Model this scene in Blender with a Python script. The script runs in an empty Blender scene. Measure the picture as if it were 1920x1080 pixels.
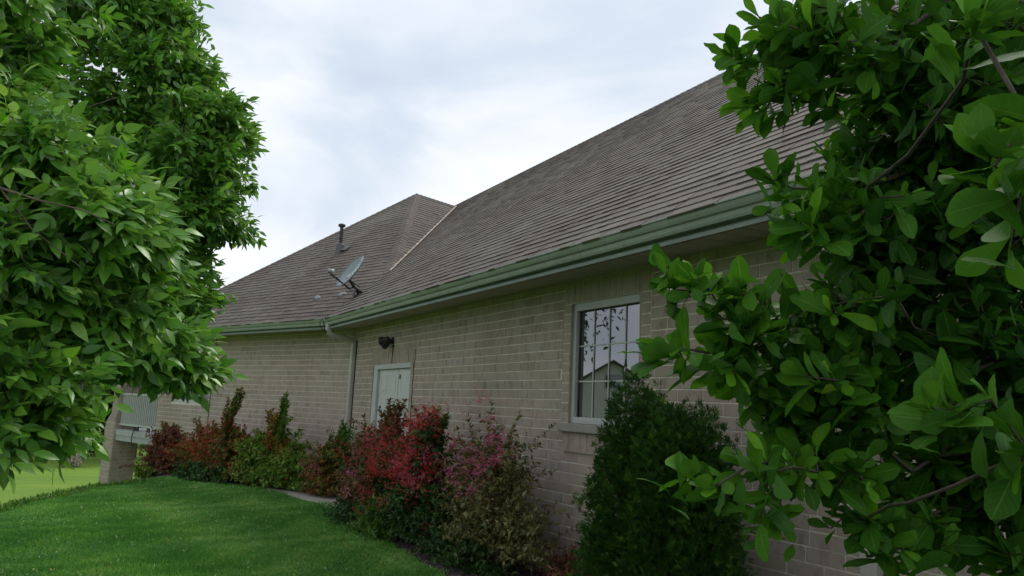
import bpy, math, random
import numpy as np
from mathutils import Matrix, Vector
random.seed(7); rng = np.random.default_rng(11)
SC = bpy.context.scene; COL = SC.collection
V = lambda *a: np.array(a, float)

# ------------------------------------------------------------------ camera
PITCH, ROLL, FPX = math.radians(9.085), math.radians(2.685), 1420.0
EYE = V(0, 0, 1.6)
FW = V(0, math.cos(PITCH), math.sin(PITCH))
r0 = V(1, 0, 0); u0 = np.cross(r0, FW)
CR = math.cos(ROLL)*r0 + math.sin(ROLL)*u0
CU = -math.sin(ROLL)*r0 + math.cos(ROLL)*u0
cam = bpy.data.cameras.new('camera'); co = bpy.data.objects.new('camera', cam); COL.objects.link(co)
cam.sensor_width = 36; cam.lens = FPX/1920*36; cam.clip_end = 2000; cam.clip_start = .05
co.matrix_world = Matrix(((CR[0], CU[0], -FW[0], EYE[0]), (CR[1], CU[1], -FW[1], EYE[1]), (CR[2], CU[2], -FW[2], EYE[2]), (0, 0, 0, 1)))
SC.camera = co
def at(px, py, depth):
    return EYE + (FW + CR*(px-960)/FPX - CU*(py-540)/FPX)*depth

# ------------------------------------------------------------------ sky, sun, exposure
SUN_EL, SUN_AZ = math.radians(50), math.radians(28)      # azimuth clockwise from +Y
W = bpy.data.worlds.new('World'); SC.world = W; W.use_nodes = True
nt = W.node_tree; nt.nodes.clear()
def N(nt, t, **k):
    n = nt.nodes.new(t)
    for a, b in k.items():
        if a in n.inputs.keys(): n.inputs[a].default_value = b
        else: setattr(n, a, b)
    return n
def ramp(nt, stops, fac=None, interp='LINEAR'):
    n = nt.nodes.new('ShaderNodeValToRGB'); n.color_ramp.interpolation = interp
    while len(n.color_ramp.elements) < len(stops): n.color_ramp.elements.new(.5)
    for e, (p, c) in zip(n.color_ramp.elements, stops):
        e.position = p; e.color = (*c, 1) if len(c) == 3 else c
    if fac is not None: nt.links.new(fac, n.inputs[0])
    return n
sky = N(nt, 'ShaderNodeTexSky', sky_type='NISHITA', sun_disc=False, sun_elevation=SUN_EL, sun_rotation=SUN_AZ)
tc = N(nt, 'ShaderNodeTexCoord')
mp = N(nt, 'ShaderNodeMapping'); mp.inputs['Scale'].default_value = (1.0, 1.0, 2.6); mp.inputs['Rotation'].default_value = (0.0, .25, .4)
nt.links.new(tc.outputs['Generated'], mp.inputs[0])
nz = N(nt, 'ShaderNodeTexNoise', Scale=1.9, Detail=7.0, Roughness=.52, Distortion=.35)
nt.links.new(mp.outputs[0], nz.inputs['Vector'])
nz2 = N(nt, 'ShaderNodeTexNoise', Scale=.9, Detail=3.0, Roughness=.5); nt.links.new(mp.outputs[0], nz2.inputs['Vector'])
cl = ramp(nt, [(.30, (4.2, 4.9, 5.8)), (.43, (5.0, 5.6, 6.4)), (.52, (6.1, 6.5, 7.0)), (.66, (7.5, 7.7, 8.0))], nz.outputs[0])
cov = ramp(nt, [(.30, (.90,)*3), (.62, (1, 1, 1))], nz2.outputs[0])
mx = N(nt, 'ShaderNodeMix', data_type='RGBA'); nt.links.new(cov.outputs[0], mx.inputs[0])
nt.links.new(sky.outputs[0], mx.inputs[6]); nt.links.new(cl.outputs[0], mx.inputs[7])
bg = N(nt, 'ShaderNodeBackground', Strength=.095); nt.links.new(mx.outputs[2], bg.inputs[0])
wo = N(nt, 'ShaderNodeOutputWorld'); nt.links.new(bg.outputs[0], wo.inputs[0])
sun = bpy.data.lights.new('sun', 'SUN'); sun.energy = 1.5; sun.angle = math.radians(20); sun.color = (1, .96, .9)
so = bpy.data.objects.new('sun', sun); COL.objects.link(so)
sd = Vector((math.sin(SUN_AZ)*math.cos(SUN_EL), math.cos(SUN_AZ)*math.cos(SUN_EL), math.sin(SUN_EL)))
so.rotation_euler = sd.to_track_quat('Z', 'Y').to_euler(); so.location = (-20, -10, 40)
SC.view_settings.view_transform = 'Standard'; SC.view_settings.look = 'None'
SC.view_settings.exposure = 0.60; SC.view_settings.gamma = 1; SC.view_settings.use_curve_mapping = False
SC.cycles.max_bounces = 6; SC.cycles.diffuse_bounces = 3; SC.cycles.transmission_bounces = 4

# ------------------------------------------------------------------ object helpers
def np_mesh(name, verts, faces, mat, parent=None, uv=None, attrs=None, smooth=False, link=True):
    """faces: (n,k) int array, or a list of such arrays, or a list of index lists"""
    verts = np.asarray(verts, float).reshape(-1, 3)
    if isinstance(faces, np.ndarray): faces = [faces]
    if len(faces) and not isinstance(faces[0], np.ndarray):
        by = {}
        for f in faces: by.setdefault(len(f), []).append(f)
        faces = [np.array(b) for b in by.values()]
    me = bpy.data.meshes.new(name)
    me.vertices.add(len(verts)); me.vertices.foreach_set('co', verts.ravel())
    li = np.concatenate([f.ravel() for f in faces]).astype(np.int32)
    ls = []; o = 0
    for f in faces:
        k = f.shape[1]; ls.append(o + np.arange(len(f))*k); o += len(f)*k
    ls = np.concatenate(ls).astype(np.int32)
    me.loops.add(len(li)); me.loops.foreach_set('vertex_index', li)
    me.polygons.add(len(ls)); me.polygons.foreach_set('loop_start', ls)
    me.update(calc_edges=True)
    me.polygons.foreach_set('use_smooth', np.full(len(ls), bool(smooth)))
    if uv is not None:
        l = me.uv_layers.new(name='UVMap'); l.data.foreach_set('uv', np.asarray(uv, float)[li].ravel())
    if attrs:
        for k, a in attrs.items():
            at_ = me.attributes.new(k, 'FLOAT', 'POINT'); at_.data.foreach_set('value', np.asarray(a, np.float32))
    if mat: me.materials.append(mat)
    if not link: return me
    ob = bpy.data.objects.new(name, me); COL.objects.link(ob)
    if parent: ob.parent = parent
    return ob
def tag(o, label=None, cat=None, group=None, kind=None):
    if label: o['label'] = label
    if cat: o['category'] = cat
    if group: o['group'] = group
    if kind: o['kind'] = kind
    return o
def thing(name, label, cat, loc=(0, 0, 0), group=None):
    o = bpy.data.objects.new(name, None); COL.objects.link(o); o.location = Vector(loc); o.empty_display_size = .2
    return tag(o, label, cat, group)
def kid(o, parent):      # parts are built in world space; keep them there under an empty at the base
    o.parent = parent; o.matrix_parent_inverse = Matrix.Translation(-Vector(parent.location)) if parent.type == 'EMPTY' else Matrix.Identity(4)
    return o

class MB:
    def __init__(s): s.v = []; s.f = []; s.a = []
    def add(s, vs, fs, a=0.0):
        o = len(s.v); s.v += [tuple(map(float, p)) for p in vs]; s.f += [[i+o for i in f] for f in fs]; s.a += [a]*len(vs)
    def box(s, o, ax, ay, az, a=0.0, bev=0):
        """box from corner o spanned by vectors ax, ay, az"""
        o, ax, ay, az = map(np.asarray, (o, ax, ay, az))
        P = [o, o+ax, o+ax+ay, o+ay, o+az, o+ax+az, o+ax+ay+az, o+ay+az]
        F = [[0, 3, 2, 1], [4, 5, 6, 7], [0, 1, 5, 4], [1, 2, 6, 5], [2, 3, 7, 6], [3, 0, 4, 7]]
        if np.dot(np.cross(ax, ay), az) < 0: F = [f[::-1] for f in F]
        s.add(P, F, a)
    def tube(s, pts, rad, n=8, a=0.0, cap=True):
        pts = [np.asarray(p, float) for p in pts]
        rad = rad if hasattr(rad, '__len__') else [rad]*len(pts)
        o = len(s.v); up = None
        for i, p in enumerate(pts):
            t = pts[min(i+1, len(pts)-1)]-pts[max(i-1, 0)]; t = t/(np.linalg.norm(t)+1e-9)
            if up is None: up = V(0, 0, 1) if abs(t[2]) < .9 else V(1, 0, 0)
            x = np.cross(up, t); x /= np.linalg.norm(x)+1e-9; y = np.cross(t, x); up = y
            for k in range(n):
                an = 2*math.pi*k/n
                s.v.append(tuple(p+(x*math.cos(an)+y*math.sin(an))*rad[i])); s.a.append(a)
        for i in range(len(pts)-1):
            for k in range(n):
                k2 = (k+1) % n; s.f.append([o+i*n+k, o+i*n+k2, o+(i+1)*n+k2, o+(i+1)*n+k])
        if cap:
            s.f.append([o+k for k in range(n)][::-1]); s.f.append([o+(len(pts)-1)*n+k for k in range(n)])
    def build(s, name, mat, parent=None, smooth=False, bevel=0):
        ob = np_mesh(name, s.v, s.f, mat, attrs={'rnd': s.a}, smooth=smooth)
        if parent: kid(ob, parent)
        if bevel:
            m = ob.modifiers.new('bevel', 'BEVEL'); m.width = bevel; m.segments = 2; m.limit_method = 'ANGLE'
        return ob

# ------------------------------------------------------------------ materials
def mat_new(name):
    m = bpy.data.materials.new(name); m.use_nodes = True; nt = m.node_tree; nt.nodes.clear()
    out = nt.nodes.new('ShaderNodeOutputMaterial'); p = nt.nodes.new('ShaderNodeBsdfPrincipled')
    nt.links.new(p.outputs[0], out.inputs[0]); return m, nt, p, out
def mixc(nt, a, b, f, mode='MIX'):
    n = nt.nodes.new('ShaderNodeMix'); n.data_type = 'RGBA'; n.blend_type = mode
    for s, i in ((f, 0), (a, 6), (b, 7)):
        if hasattr(s, 'links'): nt.links.new(s, n.inputs[i])
        else: n.inputs[i].default_value = s if i == 0 else (*s, 1)
    return n.outputs[2]
def objco(nt): return nt.nodes.new('ShaderNodeTexCoord').outputs['Object']
def noise(nt, scale, detail=4, rough=.55, vec=None, stretch=None, dist=0):
    n = N(nt, 'ShaderNodeTexNoise', Scale=float(scale), Detail=float(detail), Roughness=rough, Distortion=float(dist))
    v = vec if vec is not None else objco(nt)
    if stretch:
        m = nt.nodes.new('ShaderNodeMapping'); m.inputs['Scale'].default_value = stretch; nt.links.new(v, m.inputs[0]); v = m.outputs[0]
    nt.links.new(v, n.inputs['Vector']); return n.outputs[0]
def bump(nt, p, h, strength=.3, dist=.01):
    b = N(nt, 'ShaderNodeBump', Strength=strength, Distance=dist); nt.links.new(h, b.inputs['Height']); nt.links.new(b.outputs[0], p.inputs['Normal'])
def attr(nt, name='rnd'):
    a = nt.nodes.new('ShaderNodeAttribute'); a.attribute_name = name; return a.outputs['Fac']
def plain(name, c, rough=.6, metal=0, var=.12, scale=6, bmp=0.05, c2=None):
    m, nt, p, o = mat_new(name)
    n = noise(nt, scale, 6, .6)
    d = c2 or tuple(x*(1-var*2) for x in c)
    r = ramp(nt, [(.3, d), (.7, c)], n); nt.links.new(r.outputs[0], p.inputs['Base Color'])
    p.inputs['Roughness'].default_value = rough; p.inputs['Metallic'].default_value = metal
    if bmp: bump(nt, p, noise(nt, scale*12, 3), bmp, .004)
    return m
def leaf_mat(name, stops, rough=.42, trans=.32, vein=None, under=None, spec=.4, tcol=(1.15, 1.25, .6)):
    """colour picked per leaf through the 'rnd' attribute; light passes through the blade"""
    m, nt, p, o = mat_new(name)
    a = attr(nt); r = ramp(nt, stops, a); col = r.outputs[0]
    big = noise(nt, 30, 3); col = mixc(nt, col, mixc(nt, col, (.62, .66, .5), 1.0, 'MULTIPLY'), big)
    if vein:
        uvn = nt.nodes.new('ShaderNodeUVMap'); uvn.uv_map = 'UVMap'; sp = nt.nodes.new('ShaderNodeSeparateXYZ'); nt.links.new(uvn.outputs[0], sp.inputs[0])
        ab = N(nt, 'ShaderNodeMath', operation='ABSOLUTE'); nt.links.new(sp.outputs[1], ab.inputs[0])
        # midrib
        mr = N(nt, 'ShaderNodeMapRange', interpolation_type='SMOOTHSTEP'); nt.links.new(ab.outputs[0], mr.inputs[0])
        mr.inputs[1].default_value = .02; mr.inputs[2].default_value = .09; mr.inputs[3].default_value = 1; mr.inputs[4].default_value = 0
        # side veins: stripes slanting towards the tip
        ma = N(nt, 'ShaderNodeMath', operation='MULTIPLY_ADD'); nt.links.new(ab.outputs[0], ma.inputs[0]); ma.inputs[1].default_value = -.22
        nt.links.new(sp.outputs[0], ma.inputs[2])
        mu = N(nt, 'ShaderNodeMath', operation='MULTIPLY'); nt.links.new(ma.outputs[0], mu.inputs[0]); mu.inputs[1].default_value = 58.0
        si = N(nt, 'ShaderNodeMath', operation='SINE'); nt.links.new(mu.outputs[0], si.inputs[0])
        sv = N(nt, 'ShaderNodeMapRange', interpolation_type='SMOOTHSTEP'); nt.links.new(si.outputs[0], sv.inputs[0])
        sv.inputs[1].default_value = .75; sv.inputs[2].default_value = 1; sv.inputs[3].default_value = 0; sv.inputs[4].default_value = .35
        mm = N(nt, 'ShaderNodeMath', operation='MAXIMUM'); nt.links.new(mr.outputs[0], mm.inputs[0]); nt.links.new(sv.outputs[0], mm.inputs[1])
        sc_ = N(nt, 'ShaderNodeMath', operation='MULTIPLY'); nt.links.new(mm.outputs[0], sc_.inputs[0]); sc_.inputs[1].default_value = .55
        col = mixc(nt, col, vein, sc_.outputs[0])
        bump(nt, p, mm.outputs[0], .35, .002)
    if under:
        g = nt.nodes.new('ShaderNodeNewGeometry'); col = mixc(nt, col, under, N(nt, 'ShaderNodeMath').outputs[0]) if False else mixc(nt, col, mixc(nt, col, under, .45), g.outputs['Backfacing'])
    nt.links.new(col, p.inputs['Base Color']); p.inputs['Roughness'].default_value = rough; p.inputs['Specular IOR Level'].default_value = spec
    t = nt.nodes.new('ShaderNodeBsdfTranslucent'); nt.links.new(mixc(nt, col, tcol, 1.0, 'MULTIPLY'), t.inputs[0])
    ms = nt.nodes.new('ShaderNodeMixShader'); ms.inputs[0].default_value = trans
    nt.links.new(p.outputs[0], ms.inputs[1]); nt.links.new(t.outputs[0], ms.inputs[2]); nt.links.new(ms.outputs[0], o.inputs[0])
    return m
M = {}
# brick: each brick is real relief; its own tone rides on 'rnd'
m, nt, p, o = mat_new('brick'); a = attr(nt)
c = ramp(nt, [(0, (.35, .288, .232)), (.10, (.395, .328, .268)), (.5, (.412, .343, .282)), (.9, (.43, .358, .297)), (.96, (.41, .352, .31)), (1, (.445, .35, .295))], a).outputs[0]
c = mixc(nt, c, (.60, .57, .53), ramp(nt, [(.5, (0, 0, 0)), (.75, (1, 1, 1))], noise(nt, 9, 6, .7, stretch=(1, 1, .55))).outputs[0], 'MULTIPLY')
c = mixc(nt, c, (.14, .12, .10), ramp(nt, [(.64, (0, 0, 0)), (.73, (.75,)*3)], noise(nt, 26, 5, .6, stretch=(1, 1, .4))).outputs[0])
c = mixc(nt, c, (.42, .39, .34), ramp(nt, [(.55, (0, 0, 0)), (.8, (.5,)*3)], noise(nt, 5, 5, .7)).outputs[0])
nt.links.new(c, p.inputs['Base Color']); p.inputs['Roughness'].default_value = .9
c = mixc(nt, c, (.80, .78, .74), ramp(nt, [(.42, (0, 0, 0)), (.66, (.8,)*3)], noise(nt, 1.1, 6, .7, stretch=(1, 1, .35))).outputs[0], 'MULTIPLY')
nt.links.new(c, p.inputs['Base Color']); bump(nt, p, noise(nt, 90, 6, .7), .5, .006); M['brick'] = m
M['mortar'] = plain('mortar', (.76, .70, .60), .95, var=.14, scale=20, bmp=.3)
M['stone'] = plain('sill_stone', (.36, .33, .28), .85, var=.1, scale=14, bmp=.3)
m, nt, p, o = mat_new('shingle'); a = attr(nt)
c = ramp(nt, [(0, (.085, .071, .064)), (.35, (.108, .090, .081)), (.7, (.125, .104, .094)), (1, (.150, .122, .110))], a).outputs[0]
c = mixc(nt, c, (.6, .58, .56), noise(nt, 260, 3, .8), 'MULTIPLY')
c = mixc(nt, c, (.155, .145, .115), ramp(nt, [(.45, (0, 0, 0)), (.7, (.7,)*3)], noise(nt, .7, 5, .65)).outputs[0])
c = mixc(nt, c, (1.14, 1.10, 1.06), 1.0, 'MULTIPLY')
nt.links.new(c, p.inputs['Base Color']); p.inputs['Roughness'].default_value = .93
bump(nt, p, noise(nt, 300, 3, .8), .5, .004); M['shingle'] = m
M['valley'] = plain('valley_metal', (.36, .28, .20), .7, scale=5, var=.2)
M['ridge'] = plain('ridge_cap', (.075, .068, .066), .9, scale=8, var=.2)
M['green'] = plain('green_painted_metal', (.27, .37, .29), .38, scale=2.5, var=.10, bmp=0)
m, nt, p, o = mat_new('green_gutter')
c = ramp(nt, [(.3, (.265, .315, .255)), (.6, (.315, .365, .30)), (.8, (.35, .395, .33))], noise(nt, 2.2, 6, .65)).outputs[0]
c = mixc(nt, c, (.13, .14, .11), ramp(nt, [(.56, (0, 0, 0)), (.72, (.6,)*3)], noise(nt, 14, 5, .7, stretch=(1, 1, .12))).outputs[0])
nt.links.new(c, p.inputs['Base Color']); p.inputs['Roughness'].default_value = .42; bump(nt, p, noise(nt, 3, 2), .25, .02); M['green'] = m
M['fascia'] = plain('fascia_paint', (.20, .25, .20), .5, scale=3, var=.12)
M['soffit'] = plain('soffit_paint', (.50, .44, .37), .7, scale=3, var=.1)
M['white'] = plain('white_trim', (.50, .52, .50), .45, scale=3, var=.06)
M['door'] = plain('door_paint', (.58, .595, .57), .4, scale=2, var=.05)
M['downspout'] = plain('downspout_paint', (.52, .49, .42), .45, scale=3, var=.1)
M['black'] = plain('black_cable', (.02, .018, .022), .5, scale=20)
M['lamp'] = plain('lamp_bronze', (.035, .03, .028), .4, scale=20)
M['lampglass'] = plain('lamp_glass', (.35, .34, .33), .1, scale=20)
M['dish'] = plain('dish_grey', (.27, .31, .325), .45, scale=5, var=.12)
M['letter'] = plain('letter_white', (.8, .82, .82), .5, var=.02)
M['rust'] = plain('rusty_joint', (.10, .06, .04), .9, scale=30, var=.3)
M['pipe'] = plain('pipe_dark', (.05, .048, .052), .6, scale=15, var=.2)
M['lead'] = plain('lead_flashing', (.13, .125, .13), .6, scale=15, var=.2)
M['sealant'] = plain('sealant', (.36, .36, .38), .7, scale=25, var=.25)
M['deck'] = plain('deck_paint', (.42, .45, .43), .6, scale=3, var=.1)
M['concrete'] = plain('concrete', (.40, .355, .31), .9, scale=5, var=.1, bmp=.2)
M['siding'] = plain('pale_siding', (.55, .50, .48), .7, scale=3, var=.08)
M['whitewall'] = plain('white_siding', (.80, .80, .78), .6, scale=3, var=.04)
M['bark'] = plain('bark', (.11, .085, .065), .9, scale=25, var=.3, bmp=.5)
M['greybark'] = plain('grey_bark', (.20, .18, .15), .9, scale=25, var=.3, bmp=.5)
M['twig'] = plain('twig', (.16, .12, .075), .8, scale=25, var=.25)
M['darkin'] = plain('unlit_room', (.02, .022, .022), .9)
m, nt, p, o = mat_new('window_glass'); p.inputs['Base Color'].default_value = (.012, .014, .014, 1); p.inputs['Roughness'].default_value = .015
p.inputs['IOR'].default_value = 2.8
bump(nt, p, noise(nt, 1.6, 2), .02, .02); M['glass'] = m
# ground covers
def grass_mat(name, a_, b_, c_):
    m, nt, p, o = mat_new(name)
    f = noise(nt, 1.3, 6, .6); r = ramp(nt, [(.3, a_), (.5, b_), (.72, c_)], f)
    f2 = noise(nt, 40, 5, .7); c = mixc(nt, r.outputs[0], (.45, .55, .4), f2, 'MULTIPLY'); nt.links.new(c, p.inputs['Base Color'])
    p.inputs['Roughness'].default_value = .9; bump(nt, p, noise(nt, 60, 4, .8), .8, .03); return m
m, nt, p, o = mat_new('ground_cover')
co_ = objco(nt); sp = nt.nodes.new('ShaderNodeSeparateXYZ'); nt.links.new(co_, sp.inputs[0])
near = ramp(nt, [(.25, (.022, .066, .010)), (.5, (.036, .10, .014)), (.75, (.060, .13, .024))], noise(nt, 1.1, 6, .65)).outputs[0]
far = ramp(nt, [(.3, (.105, .21, .007)), (.5, (.16, .29, .009)), (.7, (.21, .33, .018))], noise(nt, .25, 7, .65, stretch=(1, 2.5, 1))).outputs[0]  # lower lawn's sunlit brightness is painted in as lighter, yellower grass
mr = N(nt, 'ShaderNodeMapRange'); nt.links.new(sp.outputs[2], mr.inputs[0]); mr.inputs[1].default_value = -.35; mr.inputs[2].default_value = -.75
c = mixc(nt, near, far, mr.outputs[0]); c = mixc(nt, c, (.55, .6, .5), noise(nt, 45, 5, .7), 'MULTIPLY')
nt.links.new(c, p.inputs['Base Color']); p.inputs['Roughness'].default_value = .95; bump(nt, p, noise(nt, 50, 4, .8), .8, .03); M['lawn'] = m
M['soil'] = plain('mulch_soil', (.085, .062, .058), .95, scale=18, var=.35, bmp=.8)
M['blade'] = leaf_mat('grass_blade', [(0, (0.071, 0.224, 0.046)), (0.45, (0.125, 0.335, 0.07)), (0.8, (0.224, 0.447, 0.116)), (0.97, (0.36, 0.546, 0.191)), (1, (0.827, 0.794, 0.668))], .55, .3, spec=.25)
m, nt, p, o = mat_new('mulch_chip'); a = attr(nt)
nt.links.new(ramp(nt, [(0, (.03, .02, .02)), (.5, (.11, .07, .07)), (.85, (.18, .12, .11)), (1, (.33, .27, .24))], a).outputs[0], p.inputs['Base Color']); p.inputs['Roughness'].default_value = .9; M['chip'] = m
M['ash'] = leaf_mat('ash_leaf', [(0, (0.065, 0.211, 0.022)), (0.4, (0.129, 0.354, 0.03)), (0.75, (0.259, 0.519, 0.064)), (1, (0.495, 0.752, 0.175))], .34, .34, vein=(.16, .27, .08), under=(.16, .25, .11), spec=.5)
M['magnolia'] = leaf_mat('magnolia_leaf', [(0, (0.021, 0.083, 0.007)), (0.4, (0.039, 0.141, 0.009)), (0.75, (0.084, 0.24, 0.013)), (0.985, (0.166, 0.386, 0.02)), (1, (0.376, 0.48, 0.027))], .58, .34, vein=(.14, .27, .05), under=(.05, .13, .03), spec=.16)
M['arbor'] = leaf_mat('arborvitae_spray', [(0, (0.023, 0.064, 0.012)), (0.5, (0.043, 0.119, 0.018)), (0.9, (0.088, 0.2, 0.022)), (1, (0.157, 0.283, 0.03))], .6, .12, spec=.2)
M['barberry'] = leaf_mat('purple_leaf', [(0, (0.077, 0.026, 0.023)), (0.4, (0.187, 0.055, 0.043)), (0.75, (0.31, 0.121, 0.06)), (1, (0.221, 0.223, 0.05))], .55, .2, spec=.3)
M['spirea_red'] = leaf_mat('red_green_leaf', [(0, (0.089, 0.131, 0.023)), (0.35, (0.155, 0.206, 0.034)), (0.6, (0.287, 0.103, 0.042)), (1, (0.53, 0.084, 0.05))], .55, .25, spec=.3)
M['yellowgreen'] = leaf_mat('yellow_green_leaf', [(0, (0.086, 0.17, 0.022)), (0.6, (0.192, 0.322, 0.046)), (0.8, (0.307, 0.424, 0.076)), (1, (0.346, 0.119, 0.046))], .55, .25, spec=.3)
M['weigela_brown'] = leaf_mat('bronze_leaf', [(0, (0.132, 0.06, 0.034)), (0.5, (0.254, 0.121, 0.06)), (0.8, (0.187, 0.158, 0.05)), (1, (0.42, 0.223, 0.117))], .55, .2, spec=.3)
M['weigela_olive'] = leaf_mat('olive_leaf', [(0, (0.079, 0.085, 0.028)), (0.45, (0.194, 0.18, 0.063)), (0.8, (0.336, 0.267, 0.121)), (1, (0.16, 0.24, 0.056))], .55, .2, spec=.3)
M['darkgreen'] = leaf_mat('dark_green_leaf', [(0, (0.018, 0.055, 0.012)), (0.6, (0.039, 0.104, 0.022)), (1, (0.117, 0.195, 0.036))], .5, .2, spec=.3)
M['brightgreen'] = leaf_mat('fresh_green_leaf', [(0, (.05, .13, .015)), (.6, (.10, .22, .03)), (1, (.17, .30, .06))], .5, .3, spec=.3)
M['fl_red'] = leaf_mat('red_petal', [(0, (.36, .012, .022)), (.3, (.60, .035, .05)), (.65, (.80, .11, .12)), (.92, (.86, .27, .27)), (1, (.9, .62, .60))], .5, .3, spec=.2, tcol=(1.2, .8, .8))
M['fl_pink'] = leaf_mat('pink_petal', [(0, (0.621, 0.075, 0.197)), (0.6, (0.828, 0.213, 0.394)), (1, (0.9, 0.638, 0.772))], .5, .3, spec=.2, tcol=(1.1, .9, 1))
M['fl_rust'] = leaf_mat('rust_petal', [(0, (0.422, 0.046, 0.042)), (0.6, (0.691, 0.091, 0.063)), (1, (0.806, 0.228, 0.112))], .5, .3, spec=.2, tcol=(1.2, .9, .9))
M['pinkwhite'] = leaf_mat('pale_blossom', [(0, (.40, .32, .30)), (.5, (.62, .52, .50)), (1, (.75, .68, .66))], .6, .2, spec=.2, tcol=(1, .95, .95))
M['farleaf'] = leaf_mat('distant_leaf', [(0, (.02, .06, .014)), (.6, (.045, .11, .022)), (1, (.09, .17, .04))], .6, .25, spec=.2)

# ------------------------------------------------------------------ house frame of reference (metres, from the vanishing points)
n1 = V(.87588, .48253, 0); d1 = V(-.48253, .87588, 0); p1 = V(3.70935, 2.04352, 0)
n2 = V(.66303, .74860, 0); d2 = V(-.74860, .66303, 0); Pc = V(-2.84244, 13.93615, 0)
SC1 = 13.57; SE1 = 2.29; SE2 = 7.72
UP = V(0, 0, 1)
def w1(s, out, z): return p1+d1*s-n1*out+UP*z
def w2(s, out, z): return Pc+d2*s-n2*out+UP*z
house = thing('brick_house', 'long pale brick ranch house with brown shingle hip roof and green gutter', 'house', w1(7, 0, -.2))

# ground height: level terrace, falling away left of the house and beyond its far end
CREST = np.array([[-5.6, -30], [-5.9, 3], [-6.5, 10], [-6.9, 13.2], [-6.6, 14.6], [-6.8, 16.2], [-7.4, 18.5], [-5, 30], [5, 60]], float)
def crest_d(x, y):
    """signed distance left of the crest polyline (positive = over the edge)"""
    x = np.asarray(x, float); y = np.asarray(y, float)
    cx = np.interp(y, CREST[:, 1], CREST[:, 0]); return cx-x
def gh(x, y):
    c = crest_d(x, y)
    t = np.clip(c+.5, 0, None)
    drop = np.where(t < 1.2, .16*t*t, .16*1.44+.384*(t-1.2))
    D = 2.15; drop = D*(1-np.exp(-drop/D*1.15))
    h = -drop + .02*np.sin(np.asarray(x)*.9+1)*np.cos(np.asarray(y)*.7)
    far = np.clip((np.hypot(x, y)-62)/200, 0, 1); return h+far*6
xs = np.unique(np.concatenate([np.linspace(-400, -40, 19), np.linspace(-40, -14, 27), np.linspace(-14, 6, 81), np.linspace(6, 40, 18), np.linspace(40, 400, 12)]))
ys = np.unique(np.concatenate([np.linspace(-300, -10, 16), np.linspace(-10, 26, 145), np.linspace(26, 80, 28), np.linspace(80, 500, 15)]))
X, Y = np.meshgrid(xs, ys, indexing='ij'); Zg = gh(X, Y)
nx, ny = X.shape; idx = np.arange(nx*ny).reshape(nx, ny)
F = np.stack([idx[:-1, :-1], idx[1:, :-1], idx[1:, 1:], idx[:-1, 1:]], -1).reshape(-1, 4)
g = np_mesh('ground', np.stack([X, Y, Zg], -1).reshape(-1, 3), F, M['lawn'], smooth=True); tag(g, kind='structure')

# ------------------------------------------------------------------ brick walls, brick by brick
def brick_wall(fr, s0, s1, z0, z1, holes, name, course=.1016, off=0):
    V_, F_, A_ = [], [], []
    def quad(P, a):
        o = len(V_); V_.extend(P); F_.append([o, o+1, o+2, o+3]); A_.extend([a]*4)
    def brick(a0, a1, b0, b1):
        if a1-a0 < .02 or b1-b0 < .015: return
        a = random.random()
        pr = .005+random.uniform(-.0018, .0022)
        j = lambda k=.0022: random.uniform(-k, k)
        i = .0025
        inn = [(a0+i+j(), b0+i+j()), (a1-i+j(), b0+i+j()), (a1-i+j(), b1-i+j()), (a0+i+j(), b1-i+j())]
        outr = [(a0, b0), (a1, b0), (a1, b1), (a0, b1)]
        I = [fr(q[0], pr+j(.001), q[1]) for q in inn]; O = [fr(q[0], -.002, q[1]) for q in outr]
        o = len(V_); V_.extend(O+I); A_.extend([a]*8)
        F_.append([o+4, o+5, o+6, o+7])
        for k in range(4): F_.append([o+k, o+(k+1) % 4, o+4+(k+1) % 4, o+4+k])
    nrow = int(math.ceil((z1-z0)/course)); base = z0
    for r in range(nrow):
        b0 = base+r*course+.0045; b1 = min(base+(r+1)*course-.0045, z1)
        s = s0-random.uniform(0, .28)
        while s < s1:
            L = random.choice([.295, .295, .295, .295, .195, .345]) + random.uniform(-.006, .006)
            a0, a1 = max(s, s0)+.004, min(s+L, s1)-.004
            segs = [(a0, a1)]; 
            for (h0, h1, q0, q1) in holes:
                if b1 > q0+.012 and b0 < q1-.012:
                    ns = []
                    for x0, x1 in segs:
                        if x1 <= h0 or x0 >= h1: ns.append((x0, x1)); continue
                        if x0 < h0: ns.append((x0, h0-.004))
                        if x1 > h1: ns.append((h1+.004, x1))
                    segs = ns
            for x0, x1 in segs: brick(x0, x1, b0, b1)
            s += L
    def soldier(h0, h1, q0, q1, w, proud=0, vert=True):
        if vert:
            n = max(1, round((h1-h0)/w)); w_ = (h1-h0)/n
            for k in range(n): brick(h0+k*w_+.004, h0+(k+1)*w_-.004, q0+.004, q1-.004)
        else:
            n = max(1, round((q1-q0)/w)); w_ = (q1-q0)/n
            for k in range(n): brick(h0+.004, h1-.004, q0+k*w_+.0045, q0+(k+1)*w_-.0045)
    ob = lambda: kid(np_mesh(name, V_, F_, M['brick'], attrs={'rnd': A_}), house)
    return ob, soldier, V_, F_, A_
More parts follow.
